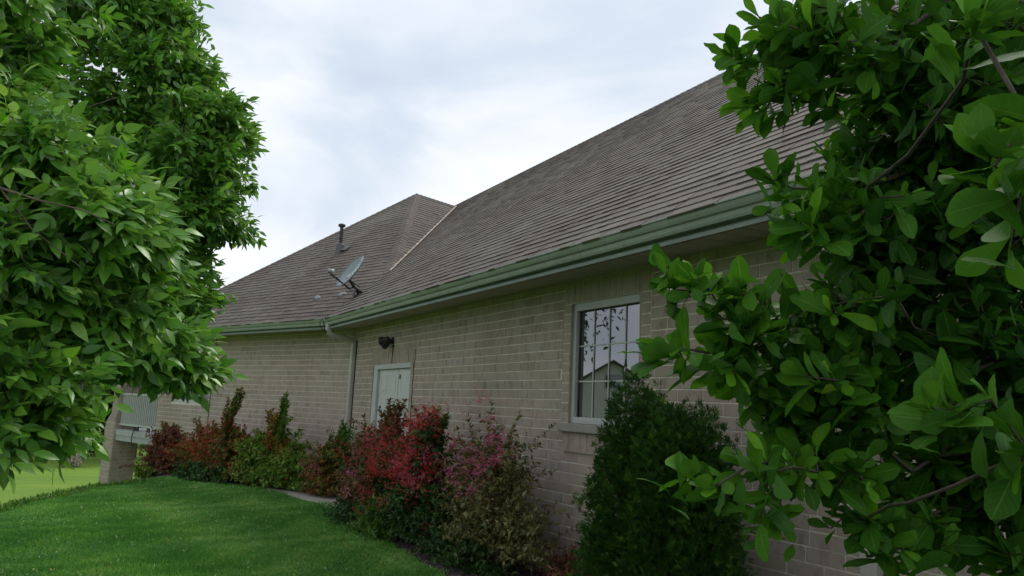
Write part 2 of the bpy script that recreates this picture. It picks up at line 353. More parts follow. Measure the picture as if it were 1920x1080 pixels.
def wall_core(fr, s0, s1, z0, z1, holes, thick=.25):
    """mortar backing with real openings"""
    mb = MB()
    ss = sorted({s0, s1, *[h[0] for h in holes], *[h[1] for h in holes]}); zs = sorted({z0, z1, *[h[2] for h in holes], *[h[3] for h in holes]})
    for i in range(len(ss)-1):
        for k in range(len(zs)-1):
            cs, cz = (ss[i]+ss[i+1])/2, (zs[k]+zs[k+1])/2
            if any(h[0] < cs < h[1] and h[2] < cz < h[3] for h in holes): continue
            mb.add([fr(ss[i], 0, zs[k]), fr(ss[i+1], 0, zs[k]), fr(ss[i+1], 0, zs[k+1]), fr(ss[i], 0, zs[k+1])], [[0, 1, 2, 3]])
    for (a, b, c_, d) in holes:            # brick returns of the openings
        for P, Q in (((a, c_), (a, d)), ((b, c_), (b, d)), ((a, d), (b, d)), ((a, c_), (b, c_))):
            mb.add([fr(P[0], 0, P[1]), fr(Q[0], 0, Q[1]), fr(Q[0], -.16, Q[1]), fr(P[0], -.16, P[1])], [[0, 1, 2, 3]])
    return mb
# W1 openings (s0,s1,z0,z1)
WIN = (5.29, 6.40, 1.49, 2.685); DOOR = (10.69, 12.41, .10, 2.225)
WIN2 = (5.27, 7.05, 1.40, 2.585)
jambs1 = [(6.40, 6.54, 1.49, 2.685), (5.15, 5.29, 1.49, 2.685)]
ex1 = [(5.15, 6.54, 2.685, 2.925), (5.19, 6.46, 1.215, 1.49), (10.62, 12.5, 2.225, 2.44), WIN, DOOR]+jambs1
z0w = -.15
obf, sol, V_, F_, A_ = brick_wall(w1, SE1, SC1, z0w-.06, 2.925, ex1, 'wall')
sol(5.15, 6.54, 2.685, 2.925, .1); sol(10.62, 12.5, 2.225, 2.44, .1)
for a in jambs1: sol(*a, .1016, vert=False)
wall_a = obf()
mb = wall_core(w1, SE1, SC1, -.3, 2.96, [WIN, DOOR]); kid(mb.build('mortar', M['mortar']), wall_a); 
# returns lined with brick
def reveal(fr, h, par, depth=.10):
    a, b, c_, d = h; n = int((d-c_)/.1016)
    for s, sg in ((a, 1), (b, -1)):
        mb = MB()
        for k in range(n+1):
            q0, q1 = c_+k*.1016+.004, min(c_+(k+1)*.1016-.005, d)
            if q1-q0 < .02: continue
            o = fr(s, 0.006, q0); ax = fr(s+sg*.006, 0.006, q0)-o; ay = fr(s, -depth, q0)-o
            mb.box(o, ax, ay, UP*(q1-q0+.009 if k < n else q1-q0), a=random.random()*.5)
        kid(mb.build('reveal', M['brick']), par)
reveal(w1, WIN, wall_a); reveal(w1, DOOR, wall_a, .13)
ap = MB()
for k in range(12):
    s = 5.19+k*.1058; ap.box(w1(s+.003, -.01, 1.218), d1*.1, -n1*(.036+random.uniform(-.002, .002)), UP*.186, a=random.random())
kid(ap.build('apron', M['brick']), wall_a)
sl = MB(); sl.box(w1(5.17, -.12, 1.408), d1*1.33, -n1*.185, UP*.082); sill = sl.build('sill', M['stone'], house, bevel=.008)
# W2
jambs2 = [(WIN2[0]-.12, WIN2[0], WIN2[2], WIN2[3])]
obf, sol, V_, F_, A_ = brick_wall(w2, .0, SE2, -1.9, 2.96, [WIN2, (WIN2[0]-.12, WIN2[1]+.12, WIN2[3], WIN2[3]+.26)]+jambs2, 'wall')
sol(WIN2[0]-.12, WIN2[1]+.12, WIN2[3], WIN2[3]+.26, .1); sol(*jambs2[0], .1016, vert=False)
wall_b = obf(); kid(wall_core(w2, -.0, SE2, -2.1, 2.96, [WIN2]).build('mortar', M['mortar']), wall_b)
reveal(w2, WIN2, wall_b)
# W2 side return, right gable end and the unseen back walls
def w2e(s, out, z): return Pc+d2*(SE2+out)+n2*s+UP*z
obf, sol, *_ = brick_wall(w2e, 0, 9.6, -2.2, 2.96, [], 'wall'); wc = obf(); kid(wall_core(w2e, 0, 9.6, -2.4, 2.96, []).build('mortar', M['mortar']), wc)
def w1e(s, out, z): return p1+d1*(SE1-out)+n1*s+UP*z
obf, sol, *_ = brick_wall(w1e, 0, 10.0, -.2, 2.96, [], 'wall'); wd = obf(); kid(wall_core(w1e, 0, 10.0, -.3, 2.96, []).build('mortar', M['mortar']), wd)
bk = MB()
bk.add([w1(SE1, -10, -.3), w1(20, -10, -.3), w1(20, -10, 2.96), w1(SE1, -10, 2.96)], [[0, 1, 2, 3]])
q0 = w2(SE2, -9.6, 0); q1 = w1(20, -10, 0)
bk.add([q0+UP*-2.4, q1+UP*-2.4, q1+UP*2.96, q0+UP*2.96], [[0, 1, 2, 3]])
bk.build('wall', M['brick'], house)

# ------------------------------------------------------------------ roof
OV, ZE, PR = .60, 3.092, .8333
CT = 1/math.hypot(1, PR); ST = PR*CT
EC = .57
e1 = p1-n1*EC; e2 = Pc-n2*EC
HA = 4.82; SER = 3.51; HM = 5.17
eB = e2+d2*(SER-HA)                        # foot of face B's (buried) eave
S_R = SE1-.62                              # gable end of the long roof
def P1(u, h, t=0): return e1+d1*u+n1*h+UP*(ZE+PR*h)+(UP*CT-n1*ST)*t
def P2(u, h, t=0): return e2+d2*u+n2*h+UP*(ZE+PR*h)+(UP*CT-n2*ST)*t
def PB(u, h, t=0): return eB+n2*u+d2*h+UP*(ZE+PR*h)+(UP*CT-d2*ST)*t
def zA(q): return ZE+PR*((q-e2)@n2)
def zB(q): return ZE+PR*((q-eB)@d2)
def zC(q): return ZE+PR*((q-e1)@n1)
def cross(f, lo, hi):
    a, b = f(lo), f(hi)
    if a*b > 0: return None
    for _ in range(50):
        m_ = (lo+hi)/2; c_ = f(m_)
        if a*c_ <= 0: hi = m_
        else: lo, a = m_, c_
    return (lo+hi)/2
def lim_C(h):
    P = lambda u: e1+d1*u+n1*h
    uA = cross(lambda u: zA(P(u))-(ZE+PR*h), -50, 60); uB = cross(lambda u: zB(P(u))-(ZE+PR*h), -50, 60)
    u = max(uA, uB)
    return (S_R, u if h <= HM else S_R)
def lim_A(h):
    P = lambda u: e2+d2*u+n2*h
    uC = cross(lambda u: zC(P(u))-(ZE+PR*h), -60, 60)
    lo = max(uC, SER-HA+h); hi = SER+HA-h
    return (lo, max(lo, hi))
def lim_B(h):
    P = lambda u: eB+n2*u+d2*h
    uC = cross(lambda u: zC(P(u))-(ZE+PR*h), -60, 60)
    return (h, max(h, uC))
EXPO = .142
def shingles(P, lim, h0, hmax, name):
    Vv, Ff, Aa = [], [], []
    dh = EXPO*CT; h = h0; r = 0
    while h < hmax-1e-4:
        ha, hb = h, min(h+dh, hmax)
        (l0, r0_), (l1, r1) = lim(ha), lim(min(hb, hmax-1e-6))
        if max(r0_-l0, r1-l1) > .02:
            u = min(l0, l1)-random.uniform(0, .3); thick_on = False
            row = random.uniform(-.12, .12)
            while u < max(r0_, r1):
                L = random.uniform(.12, .30); thick_on = not thick_on
                a0, a1 = max(u, l0), min(u+L-.005, r0_); b0, b1 = max(u, l1), min(u+L-.005, r1)
                u += L
                if a1 <= a0 and b1 <= b0: continue
                a1 = max(a0, a1) if a0 <= r0_ else a1; 
                a0 = min(a0, r0_); a1 = max(a1, a0); b0 = min(b0, r1); b1 = max(b1, b0)
                thick_on = random.random() < .5
                t = .0125+random.uniform(0, .003) if thick_on else .0085+random.uniform(0, .002)
                lo = (-.010 if thick_on else -.002)-random.uniform(0, .005)
                rn = min(1, max(0, random.gauss(.5, .2)+row*.5 + (.03 if thick_on else -.03)))
                o = len(Vv)
                Vv += [P(a0, ha+lo, t), P(a1, ha+lo, t), P(b1, hb, .0012), P(b0, hb, .0012), P(a0, ha+lo, -.004), P(a1, ha+lo, -.004)]
                Aa += [rn]*6
                Ff += [[o, o+1, o+2, o+3], [o+4, o+5, o+1, o]]
                Ff += [[o+4, o, o+3, o+3][:3], [o+5, o+2, o+1]]
        h = hb; r += 1
    return kid(np_mesh(name, Vv, Ff, M['shingle'], attrs={'rnd': Aa}), house)
roofC = shingles(P1, lim_C, -.05, HM, 'roof')
roofA = shingles(P2, lim_A, -.05, HA, 'roof')
roofB = shingles(PB, lim_B, 0, HA, 'roof')
# far slopes: closed planes carrying the same covering
bk = MB()
rz = ZE+PR*HM
a = e1+d1*S_R+n1*HM; b = e1+d1*(lim_C(HM-.01)[1]+9)+n1*HM
bk.add([a+UP*(rz-.01), b+UP*(rz-.01), b+n1*HM+UP*ZE, a+n1*HM+UP*ZE], [[0, 1, 2, 3]])
E_ = e2+d2*SER+n2*HA; zr = ZE+PR*HA; E2 = E_+n2*10
Lc = e2+d2*(SER+HA)
bk.add([E_+UP*(zr-.01), Lc+UP*ZE, Lc+n2*14.8+UP*ZE, E2+UP*(zr-.01)], [[0, 1, 2, 3]])
kid(np_mesh('roof', bk.v, bk.f, M['shingle'], attrs={'rnd': [.5]*len(bk.v)}), house)
# gable end of the long roof
gb = MB(); q = e1+d1*(SE1)
gb.add([q+n1*EC+UP*2.9, q+n1*(2*HM-EC)+UP*2.9, q+n1*HM+UP*(rz-.12)], [[0, 1, 2]]); gb.build('gable', M['siding'], house)
# rake board
rb = MB(); q = e1+d1*(S_R+.02)
for sg in (0, 1):
    A_0 = q+n1*(0 if sg == 0 else 2*HM)+UP*ZE; B_0 = q+n1*HM+UP*rz
    rb.box(A_0-UP*.2, B_0-A_0, d1*.03, UP*.185)
rb.build('rake_board', M['fascia'], house)
# hip and ridge caps, valley metal
def caps(A_0, B_0, na, nb, mat, w=.15, name='ridge_cap', step=.15, lift=.012, parent=None):
    Vv, Ff, Aa = [], [], []
    t = B_0-A_0; L = np.linalg.norm(t); t = t/L; k = 0.0
    while k < L:
        e = min(k+step*1.5, L); r = random.random()
        q0 = A_0+t*k+UP*(lift+.010); q1_ = A_0+t*e+UP*(lift-.004)
        wa = w*random.uniform(.94, 1.05)
        o = len(Vv)
        Vv += [q0, q0+na*wa, q0+nb*wa, q1_, q1_+na*wa, q1_+nb*wa, q0-UP*.014, q0+na*wa-UP*.02, q0+nb*wa-UP*.02]; Aa += [r]*9
        Ff += [[o, o+3, o+4, o+1], [o, o+2, o+5, o+3], [o, o+1, o+7, o+6], [o, o+6, o+8, o+2]]
        k += step
    return kid(np_mesh(name, Vv, Ff, mat, attrs={'rnd': Aa}), parent or house)
dn = lambda n_: -(n_*CT+UP*ST)        # straight down a slope whose inward direction is n_
Ep = E_+UP*zr
hL = Lc+UP*ZE
# left hip (between A and the far side)
def slope_perp(t, nrm, down):
    v = np.cross(nrm, t); v /= np.linalg.norm(v); return v if v@down > 0 else -v
def nrm(n_): return UP*CT-n_*ST
t = (Ep-hL)/np.linalg.norm(Ep-hL)
caps(hL, Ep, slope_perp(t, nrm(n2), -d2-n2), slope_perp(t, nrm(-d2), d2+n2), M['shingle'], name='hip_cap')
# right hip down to the meeting point of A, B, C
hB = eB+UP*ZE; t = (Ep-hB)/np.linalg.norm(Ep-hB)
hx = cross(lambda h: (lambda q_: zC(q_)-(ZE+PR*h))(eB+(n2+d2)*h), .2, HA-.01)
ABC = eB+(n2+d2)*hx+UP*(ZE+PR*hx)
caps(ABC, Ep, slope_perp(t, nrm(n2), -n2+d2), slope_perp(t, nrm(d2), n2-d2), M['shingle'], name='hip_cap')
uBt = lim_B(HA-.001)[1]; RB = PB(uBt, HA)
caps(Ep, RB+n2*.3, dn(d2), dn(-d2), M['ridge'], w=.15)
ur = lim_C(HM-.001)[1]; RC0 = e1+d1*S_R+n1*HM+UP*rz; RC1 = e1+d1*(ur+3)+n1*HM+UP*rz
caps(RC1, RC0, dn(n1), dn(-n1), M['ridge'], w=.14)
vm = MB(); t = (RB-ABC); L_ = np.linalg.norm(t); nn = int(L_/.12)
for k in range(nn):
    j0 = (hash((k, 1)) % 7-3)*.004; q0 = ABC+t*k/nn; q1_ = ABC+t*(k+1)/nn
    sa = slope_perp(t/L_, nrm(n1), -n1); sb = slope_perp(t/L_, nrm(d2), -d2); lf = UP*.030
    wj0 = .022+.008*math.sin(k*2.1); wj1 = .022+.008*math.sin((k+1)*2.1)
    vm.add([q0+lf+sb*-0, q0+lf-sa*wj0*0+sb*0+UP*.004-sb*wj0, q1_+lf+UP*.004-sb*wj1, q1_+lf, q0+lf+UP*.004-sa*wj0, q1_+lf+UP*.004-sa*wj1], [[0, 1, 2, 3], [0, 3, 5, 4]])
vm.build('valley', M['valley'], house)

# ------------------------------------------------------------------ gutters, fascia, soffit
uK1 = cross(lambda u: ((e1+d1*u)-e2)@n2, 5, 30)      # shingle-edge inner corner along W1
def off_corner(o_):        # where the lines W1-o and W2-o meet, as s on each wall
    A_ = np.array([[d1[0], -d2[0]], [d1[1], -d2[1]]]); b_ = (Pc-n2*o_)-(p1-n1*o_); s_ = np.linalg.solve(A_, b_[:2]); return s_
GP = [(.50, 3.045), (.50, 2.935), (.565, 2.935), (.575, 2.955), (.582, 2.985), (.600, 2.995), (.612, 3.015), (.622, 3.040), (.634, 3.046), (.634, 3.058), (.624, 3.060), (.618, 3.050)]
gut = bpy.data.objects
def run(prof, name, mat, close=False, parent=None, s_right=S_R-.02, s_left=SER+HA+.02, smooth=False):
    mb = MB(); A_, B_, C_ = [], [], []
    for (o_, z) in prof:
        sa, sb = off_corner(o_)
        A_.append(w1(s_right, o_, z)); B_.append(w1(sa, o_, z)); C_.append(w2(s_left, o_, z))
    n = len(prof); f = []
    for k in range(n-1 if not close else n):
        k2 = (k+1) % n; f += [[k, k2, n+k2, n+k], [n+k, n+k2, 2*n+k2, 2*n+k]]
    mb.add(A_+B_+C_, f)
    if close: mb.add(A_+C_, [list(range(n))[::-1], list(range(n, 2*n))])
    return mb.build(name, mat, parent or house, smooth=smooth)
gutter = run(GP, 'gutter', M['green'])
for s_ in (3.6, 6.7, 9.8, 12.6):       # slip joints
    jm = MB(); A_ = [w1(s_, o_+.0025, z-.001) for o_, z in GP[1:10]]; B_ = [w1(s_+.035, o_+.0025, z-.001) for o_, z in GP[1:10]]
    jm.add(A_+B_, [[k, k+1, k+10, k+9] for k in range(8)]); kid(jm.build('slip_joint', M['green']), gutter)
run([(.488, 3.02), (.488, 2.885), (.505, 2.885), (.505, 3.02)], 'fascia', M['fascia'], close=True)
run([(.500, 2.896), (.500, 2.872), (.540, 2.872), (.540, 2.900), (.505, 2.931)], 'fascia', M['fascia'], close=True)
# drip edge: thin pale metal under the first course
run([(.588, ZE-.034), (.588, ZE-.021), (.556, ZE+.008), (.554, ZE-.002), (.580, ZE-.034)], 'drip_edge', M['white'], close=True)
# soffit panels with grooves, running wall to fascia
def soffit(fr, s0, s1, oc):
    mb = MB(); s = s0; 
    while s < s1:
        e = min(s+.20, s1)
        a0 = s+.010; a1 = e-.010
        mb.add([fr(a0, -.02, 2.925), fr(a0, .49, 2.892), fr(a1, .49, 2.892), fr(a1, -.02, 2.925)], [[0, 1, 2, 3]])
        mb.add([fr(a1, -.02, 2.925), fr(a1, .49, 2.892), fr(e, .49, 2.912), fr(e, -.02, 2.945)], [[0, 1, 2, 3]])
        mb.add([fr(e, -.02, 2.945), fr(e, .49, 2.912), fr(e+.010, .49, 2.892), fr(e+.010, -.02, 2.925)], [[0, 1, 2, 3]])
        s = e
    mb.build('soffit', M['soffit'], house)
soffit(w1, S_R, off_corner(.25)[0]+.12, 0); soffit(w2, off_corner(.25)[1]-.12, SER+HA, 0)
# downspout: elbow from the gutter corner to the inner wall corner, then down
def spout(pts, name='downspout', w=.115, d=.08, axis=d1, parent=None):
    mb = MB(); pts = [np.asarray(p) for p in pts]
    x = axis; rings = []
    for i, p in enumerate(pts):
        t = pts[min(i+1, len(pts)-1)]-pts[max(i-1, 0)]; t /= np.linalg.norm(t)
        xx = x-t*(x@t)
        if np.linalg.norm(xx) < .3: xx = n1-t*(n1@t)
        xx /= np.linalg.norm(xx); yy = np.cross(t, xx)
        c_ = .012
        pr = [(-w/2+c_, -d/2), (w/2-c_, -d/2), (w/2, -d/2+c_), (w/2, d/2-c_), (w/2-c_, d/2), (-w/2+c_, d/2), (-w/2, d/2-c_), (-w/2, -d/2+c_)]
        rings.append([p+xx*a_+yy*b_ for a_, b_ in pr])
    n = 8; vs = [q for r in rings for q in r]; fs = []
    for i in range(len(rings)-1):
        for k in range(n): fs.append([i*n+k, i*n+(k+1) % n, (i+1)*n+(k+1) % n, (i+1)*n+k])
    mb.add(vs, fs); return mb.build(name, M['downspout'], parent or house)
sa, sb = off_corner(.565)
G0 = w1(sa-.06, .555, 2.95)
wb = w1(SC1-.10, .05, 2.62)
m1 = G0+UP*-.10; m2 = m1+(wb-m1)*.12-UP*.05; m3 = m1+(wb-m1)*.88+UP*.05
spout([G0, m1, m1*.5+m2*.5-UP*.02, m2, (m2+m3)/2, m3, wb+UP*.04, wb-UP*.06, w1(SC1-.10, .05, 1.5), w1(SC1-.10, .05, .25), w1(SC1-.10, .12, .14), w1(SC1-.10, .30, .09)])
spout([w1(3.03, .53, 2.95), w1(3.03, .53, 2.88), w1(3.03, .45, 2.82), w1(3.03, .12, 2.70), w1(3.03, .05, 2.62), w1(3.03, .05, 1.5), w1(3.03, .05, .2), w1(3.03, .2, .1)])
cb = MB(); cb.tube([w1(SC1-.175, .012, z) for z in (2.70, 2.2, 1.6, .9, .3)], .009, 6); cb.build('dark_tube', M['black'], house)  # thin dark tube down the wall beside the downspout

# ------------------------------------------------------------------ windows and door
def window(fr, dd, nn, h, rec, cols, rows, name='window', mull=None):
    a, b, c_, d = h
    fw = .055; f = MB(); q = rec
    f.box(fr(a, -q, c_), dd*fw, nn*-.04, UP*(d-c_)); f.box(fr(b-fw, -q, c_), dd*fw, nn*-.04, UP*(d-c_))
    f.box(fr(a+fw, -q, c_), dd*(b-a-2*fw), nn*-.042, UP*fw*1.15); f.box(fr(a+fw, -q, d-fw*1.4), dd*(b-a-2*fw), nn*-.042, UP*fw*1.4)
    if mull: f.box(fr(mull-.03, -q, c_+fw*1.15), dd*.06, nn*-.038, UP*(d-c_-fw*2.55))
    w = f.build(name, M['white'], house, bevel=.004)
    kid(np_mesh('pane', [fr(a+fw, -q-.012, c_+fw), fr(b-fw, -q-.012, c_+fw), fr(b-fw, -q-.012, d-fw*1.4), fr(a+fw, -q-.012, d-fw*1.4)], [[0, 1, 2, 3]], M['glass']), w)
    g_ = MB(); A_, B_, C0, D0 = a+fw, b-fw, c_+fw*1.15, d-fw*1.4
    for k in range(1, cols): s = A_+(B_-A_)*k/cols; g_.box(fr(s-.007, -q-.009, C0), dd*.014, nn*-.006, UP*(D0-C0))
    for k in range(1, rows): z = C0+(D0-C0)*k/rows; g_.box(fr(A_, -q-.0085, z-.007), dd*(B_-A_), nn*-.0045, UP*.014)
    if cols > 1: kid(g_.build('muntin', M['white']), w)
    return w
window(w1, d1, n1, WIN, .064, 4, 3)
window(w2, d2, n2, WIN2, .085, 1, 1, mull=5.80)
f = MB(); a, b, c_, d = DOOR; q = .055
f.box(w1(a, -q, c_), d1*.045, -n1*.05, UP*(d-c_)); f.box(w1(b-.19, -q, c_), d1*.19, -n1*.05, UP*(d-c_))
f.box(w1(a+.045, -q, d-.075), d1*(b-a-.235), -n1*.055, UP*.075); f.box(w1(a+.045, -q, c_), d1*(b-a-.235), -n1*.05, UP*.03)
dr = f.build('door_frame', M['white'], house, bevel=.004)
kid((lambda b_: (b_.box(w1(a, -.15, c_), d1*(b-a), -n1*.01, UP*(d-c_)), b_.build('backing', M['darkin']))[1])(MB()), dr)
def leaf(s0, s1):
    L = MB(); L.box(w1(s0, -q-.030, c_+.035), d1*(s1-s0), -n1*.035, UP*(d-c_-.115))
    o_ = L.build('door', M['door'], house, bevel=.003)
    pn = MB()
    w = s1-s0; nc = 2 if w > .6 else 1
    for i in range(nc):
        for (z0_, z1_) in ((.25, .95), (1.07, 1.62), (1.70, 1.98)):
            x0 = s0+.1+i*(w-.1)/nc; x1 = s0+(i+1)*(w-.1)/nc
            if x1-x0 < .08: continue
            for (xa, xb, za, zb) in ((x0, x1, z0_, z0_+.012), (x0, x1, z1_-.012, z1_), (x0, x0+.012, z0_+.012, z1_-.012), (x1-.012, x1, z0_+.012, z1_-.012)):
                pn.box(w1(xa, -q+.0045, za+.08), d1*(xb-xa), -n1*.005, UP*(zb-za))
    kid(pn.build('panel_moulding', M['door']), o_)
    return o_
dl = leaf(11.345, 12.215); dr2 = leaf(10.74, 11.325)
hd = MB(); hd.tube([w1(11.42, -.06, 1.05), w1(11.42, -.01, 1.05)], .012, 8); hd.tube([w1(11.42, -.02, 1.05), w1(11.42, .02, 1.05)], [.028, .022], 12)
kid(hd.build('handle', M['lamp'], smooth=True), dl)
lt = MB(); lt.box(w1(11.24, -q+.006, 1.985), d1*.03, -n1*.012, UP*.067); kid(lt.build('latch', M['lamp']), dr2)
# expansion joint and cracks
ej = MB()
zz = 2.425
ej.box(w1(10.537, -.004, 2.25), d1*.022, -n1*.0135, UP*.175)
for k in range(22):
    z = 2.25-k*.1; ej.box(w1(10.575+(.006 if k % 2 else -.004), -.004, z-.1), d1*.026, -n1*.013, UP*.1)
ej.build('joint', M['rust'], house)
ej = MB()
for k in range(24):
    ej.box(w2(WIN2[0]-.15+(.006 if k % 2 else -.006), -.004, 2.88-k*.11), d2*.03, -n2*.0135, UP*.11)
ej.build('joint', M['rust'], house)
# flood lamp above the door
lp = w1(11.56, 0, 2.60)
fl = MB(); fl.tube([lp-n1*.002, lp-n1*.03], [.06, .055], 14)
fl.tube([lp-n1*.03-UP*.01, lp-n1*.09-UP*.03], .014, 8)
lamp = fl.build('flood_lamp', M['lamp'], house, smooth=False)
def head(c0, dirv, r):
    h_ = MB(); dv = np.asarray(dirv, float); dv /= np.linalg.norm(dv)
    h_.tube([c0-dv*.10, c0-dv*.085, c0-dv*.03, c0+dv*.05, c0+dv*.07], [.028, .045, .05, r, r], 14, cap=True); o_ = kid(h_.build('lamp_head', M['lamp'], smooth=False), lamp)
head(lp-n1*.13-UP*.005+d1*.06, -n1*.8+d1*.9-UP*.35, .075)
head(lp-n1*.12-UP*.07-d1*.03, -n1*.8-d1*.3-UP*.9, .05)
cn = MB(); cn.tube([w1(11.50, .015, 2.53), w1(11.51, .014, 2.49)], .012, 6); cn.tube([w1(11.51, .012, 2.49), w1(11.525, .011, 2.35), w1(11.53, .011, 2.23)], .005, 6); cn.build('dark_tube', M['lamp'], house)  # lamp's conduit, down to the door head

# ------------------------------------------------------------------ vent pipe on the hip face
def hitA(px, py, n_, q_):
    d_ = at(px, py, 1)-EYE; Nn = UP-PR*n_; qq = np.array([q_[0], q_[1], ZE]); t_ = ((qq-EYE)@Nn)/(d_@Nn); return EYE+d_*t_
vb = hitA(637, 473, n2, e2)
vp = MB(); vp.tube([vb-UP*.1, vb+UP*.18, vb+UP*.20], [.13, .095, .07], 16); fl_ = vp.build('flashing', M['lead'], house)
vp = MB(); vp.tube([vb+UP*.19, vb+UP*.62], .040, 14); vp.tube([vb+UP*.33, vb+UP*.35], .048, 14); vp.tube([vb+UP*.45, vb+UP*.47], .047, 14)
vp.tube([vb+UP*.60, vb+UP*.62, vb+UP*.66, vb+UP*.68], [.05, .085, .085, .05], 16); vp.build('vent_pipe', M['pipe'], house)
vp = MB(); sl2 = nrm(n2)
vp.box(vb-d2*.30-n2*.06+sl2*.012, d2*.26, (n2*CT+UP*ST)*.2, sl2*.012); vp.build('flashing', M['lead'], house)
for (px, py) in ((595, 560), (643, 553)):
    c0 = hitA(px, py, n2, e2); mb = MB()
    for k in range(5):
        q_ = c0+d2*random.uniform(-.05, .05)+(n2*CT+UP*ST)*random.uniform(-.05, .05)+sl2*.02
        mb.tube([q_-sl2*.03, q_+sl2*.012, q_+sl2*.03], [.055, .045, .012], 7)
    mb.build('sealant', M['sealant'], house)

# ------------------------------------------------------------------ satellite dish
def hitC(px, py): return hitA(px, py, n1, e1)
foot = hitA(669, 557, n2, e2)
dish = thing('satellite_dish', 'grey oval satellite dish with feed arm, bolted low on the roof beside the valley', 'satellite dish', foot)
DD = np.linalg.norm((foot-EYE)@FW)
dc = at(659.5, 511, DD-.25)                      # centre of the reflector
tow = EYE-dc; tow /= np.linalg.norm(tow)
# reflector frame: long axis runs up-right in view, aim to the left and a little up
aim = tow*.46 + -CR*.70 + CU*.54; aim /= np.linalg.norm(aim)
lx = (CR*.72+CU*.69); lx -= aim*(lx@aim); lx /= np.linalg.norm(lx); ly = np.cross(aim, lx)
RA, RB_ = .345, .27
vs, fs = [], []; NR, NA = 9, 48
def dpt(a_, b_, t_=0): r2 = a_*a_+b_*b_; return dc+lx*a_*RA+ly*b_*RB_+aim*(.075*r2-.03+t_)
for i in range(NR+1):
    for k in range(NA):
        an = 2*math.pi*k/NA; r_ = i/NR; vs.append(dpt(r_*math.cos(an), r_*math.sin(an)))
for i in range(NR):
    for k in range(NA): fs.append([i*NA+k, (i+1)*NA+k, (i+1)*NA+(k+1) % NA, i*NA+(k+1) % NA])
refl = kid(np_mesh('reflector', vs, fs, M['dish'], smooth=True), dish)
m_ = refl.modifiers.new('thick', 'SOLIDIFY'); m_.thickness = .012; m_.offset = -1
rm = MB(); rm.tube([dpt(math.cos(2*math.pi*k/40), math.sin(2*math.pi*k/40)) for k in range(41)], .008, 6, cap=False); kid(rm.build('rim', M['dish'], smooth=True), dish)
# lettering follows the bowl
def lettering(txt, size, org, ux, uy, name='lettering', parent=None):
    cu = bpy.data.curves.new(name, 'FONT'); cu.body = txt; cu.size = size; cu.extrude = 0; cu.offset = .004; cu.resolution_u = 3
    to = bpy.data.objects.new(name, cu); COL.objects.link(to); bpy.context.view_layer.update()
    me = bpy.data.meshes.new_from_object(to.evaluated_get(bpy.context.evaluated_depsgraph_get())); bpy.data.objects.remove(to)
    vv = np.array([v.co[:] for v in me.vertices]); fc = [list(p.vertices) for p in me.polygons]; return vv, fc
tx, tf = lettering('DIRECTV', .115, None, None, None)
wd_ = tx[:, 0].max()
ex = CR*.95+CU*.33; ex -= aim*(ex@aim); ex /= np.linalg.norm(ex); ey = np.cross(aim, ex); 
if ey@CU < 0: ey = -ey
def on_bowl(x_, y_):
    w_ = ex*x_+ey*y_; return dpt((w_@lx)/RA, (w_@ly)/RB_, .004)
kx = .42/wd_
o0 = at(663, 507, DD-.25)-dc; bx, by = o0@ex-.02, o0@ey-.03
lv = [on_bowl(bx-.055+v[0]*kx, by+v[1]*.85) for v in tx]
kid(np_mesh('lettering', lv, tf, M['letter']), dish)
gl = []; gf = [];
for k in range(24):
    an = 2*math.pi*k/24; gl.append(on_bowl(bx-.115+.042*math.cos(an), by+.035+.042*math.sin(an)))
    gl.append(on_bowl(bx-.115+.030*math.cos(an), by+.035+.030*math.sin(an)))
for k in range(24): gf.append([2*k, 2*((k+1) % 24), 2*((k+1) % 24)+1, 2*k+1])
o_ = len(gl)
for yy in (-.012, 0, .012):
    hw = math.sqrt(.028**2-yy*yy); b0 = len(gl)
    gl += [on_bowl(bx-.115-hw, by+.035+yy-.003), on_bowl(bx-.115+hw, by+.035+yy-.003), on_bowl(bx-.115+hw, by+.035+yy+.003), on_bowl(bx-.115-hw, by+.035+yy+.003)]; gf.append([b0, b0+1, b0+2, b0+3])
kid(np_mesh('emblem', gl, gf, M['letter']), dish)
# mast, bracket, arm, feed
el = at(671, 543, DD-.12); top = at(664, 538, DD-.18)
ms = MB(); ms.tube([foot+UP*.01, foot+UP*.06+CR*.01, el, top], [.026, .024, .024, .03], 10); kid(ms.build('mast', M['pipe'], smooth=True), dish)
bp = MB(); bp.box(foot-d2*.1-n2*.02+sl2*.018, d2*.2, (n2*CT+UP*ST)*.12, sl2*.008); bp.box(foot-d2*.24-(n2*CT+UP*ST)*.0+sl2*.018, d2*.10, (n2*CT+UP*ST)*.07, sl2*.05); kid(bp.build('foot_plate', M['pipe']), dish)
br = MB(); bk0 = dc-aim*.05-lx*.12
br.tube([bk0, top], .03, 8); br.tube([bk0-ly*.07, bk0+ly*.07], .02, 8); br.tube([bk0-ly*.06, top+CR*.10], .012, 6); br.tube([top, el+CR*.09-CU*.06, el+CR*.13-CU*.10], [.02, .03, .035], 8); kid(br.build('bracket', M['pipe']), dish)
fd = at(620, 511, DD-.62)
am = MB(); am.tube([top+CR*.03, at(655, 541, DD-.24), fd-CU*.03, fd], [.016, .016, .013, .013], 8); kid(am.build('feed_arm', M['pipe']), dish)
ln = MB(); ln.tube([fd-CR*.04+CU*.03, fd+CR*.02+CU*.02], [.045, .035], 12); kid(ln.build('feed_horn', M['dish']), dish)
ln = MB(); ln.tube([fd+CR*.02+CU*.045, fd+CR*.06+CU*.03], [.02, .028], 10); kid(ln.build('feed_horn', M['letter']), dish)
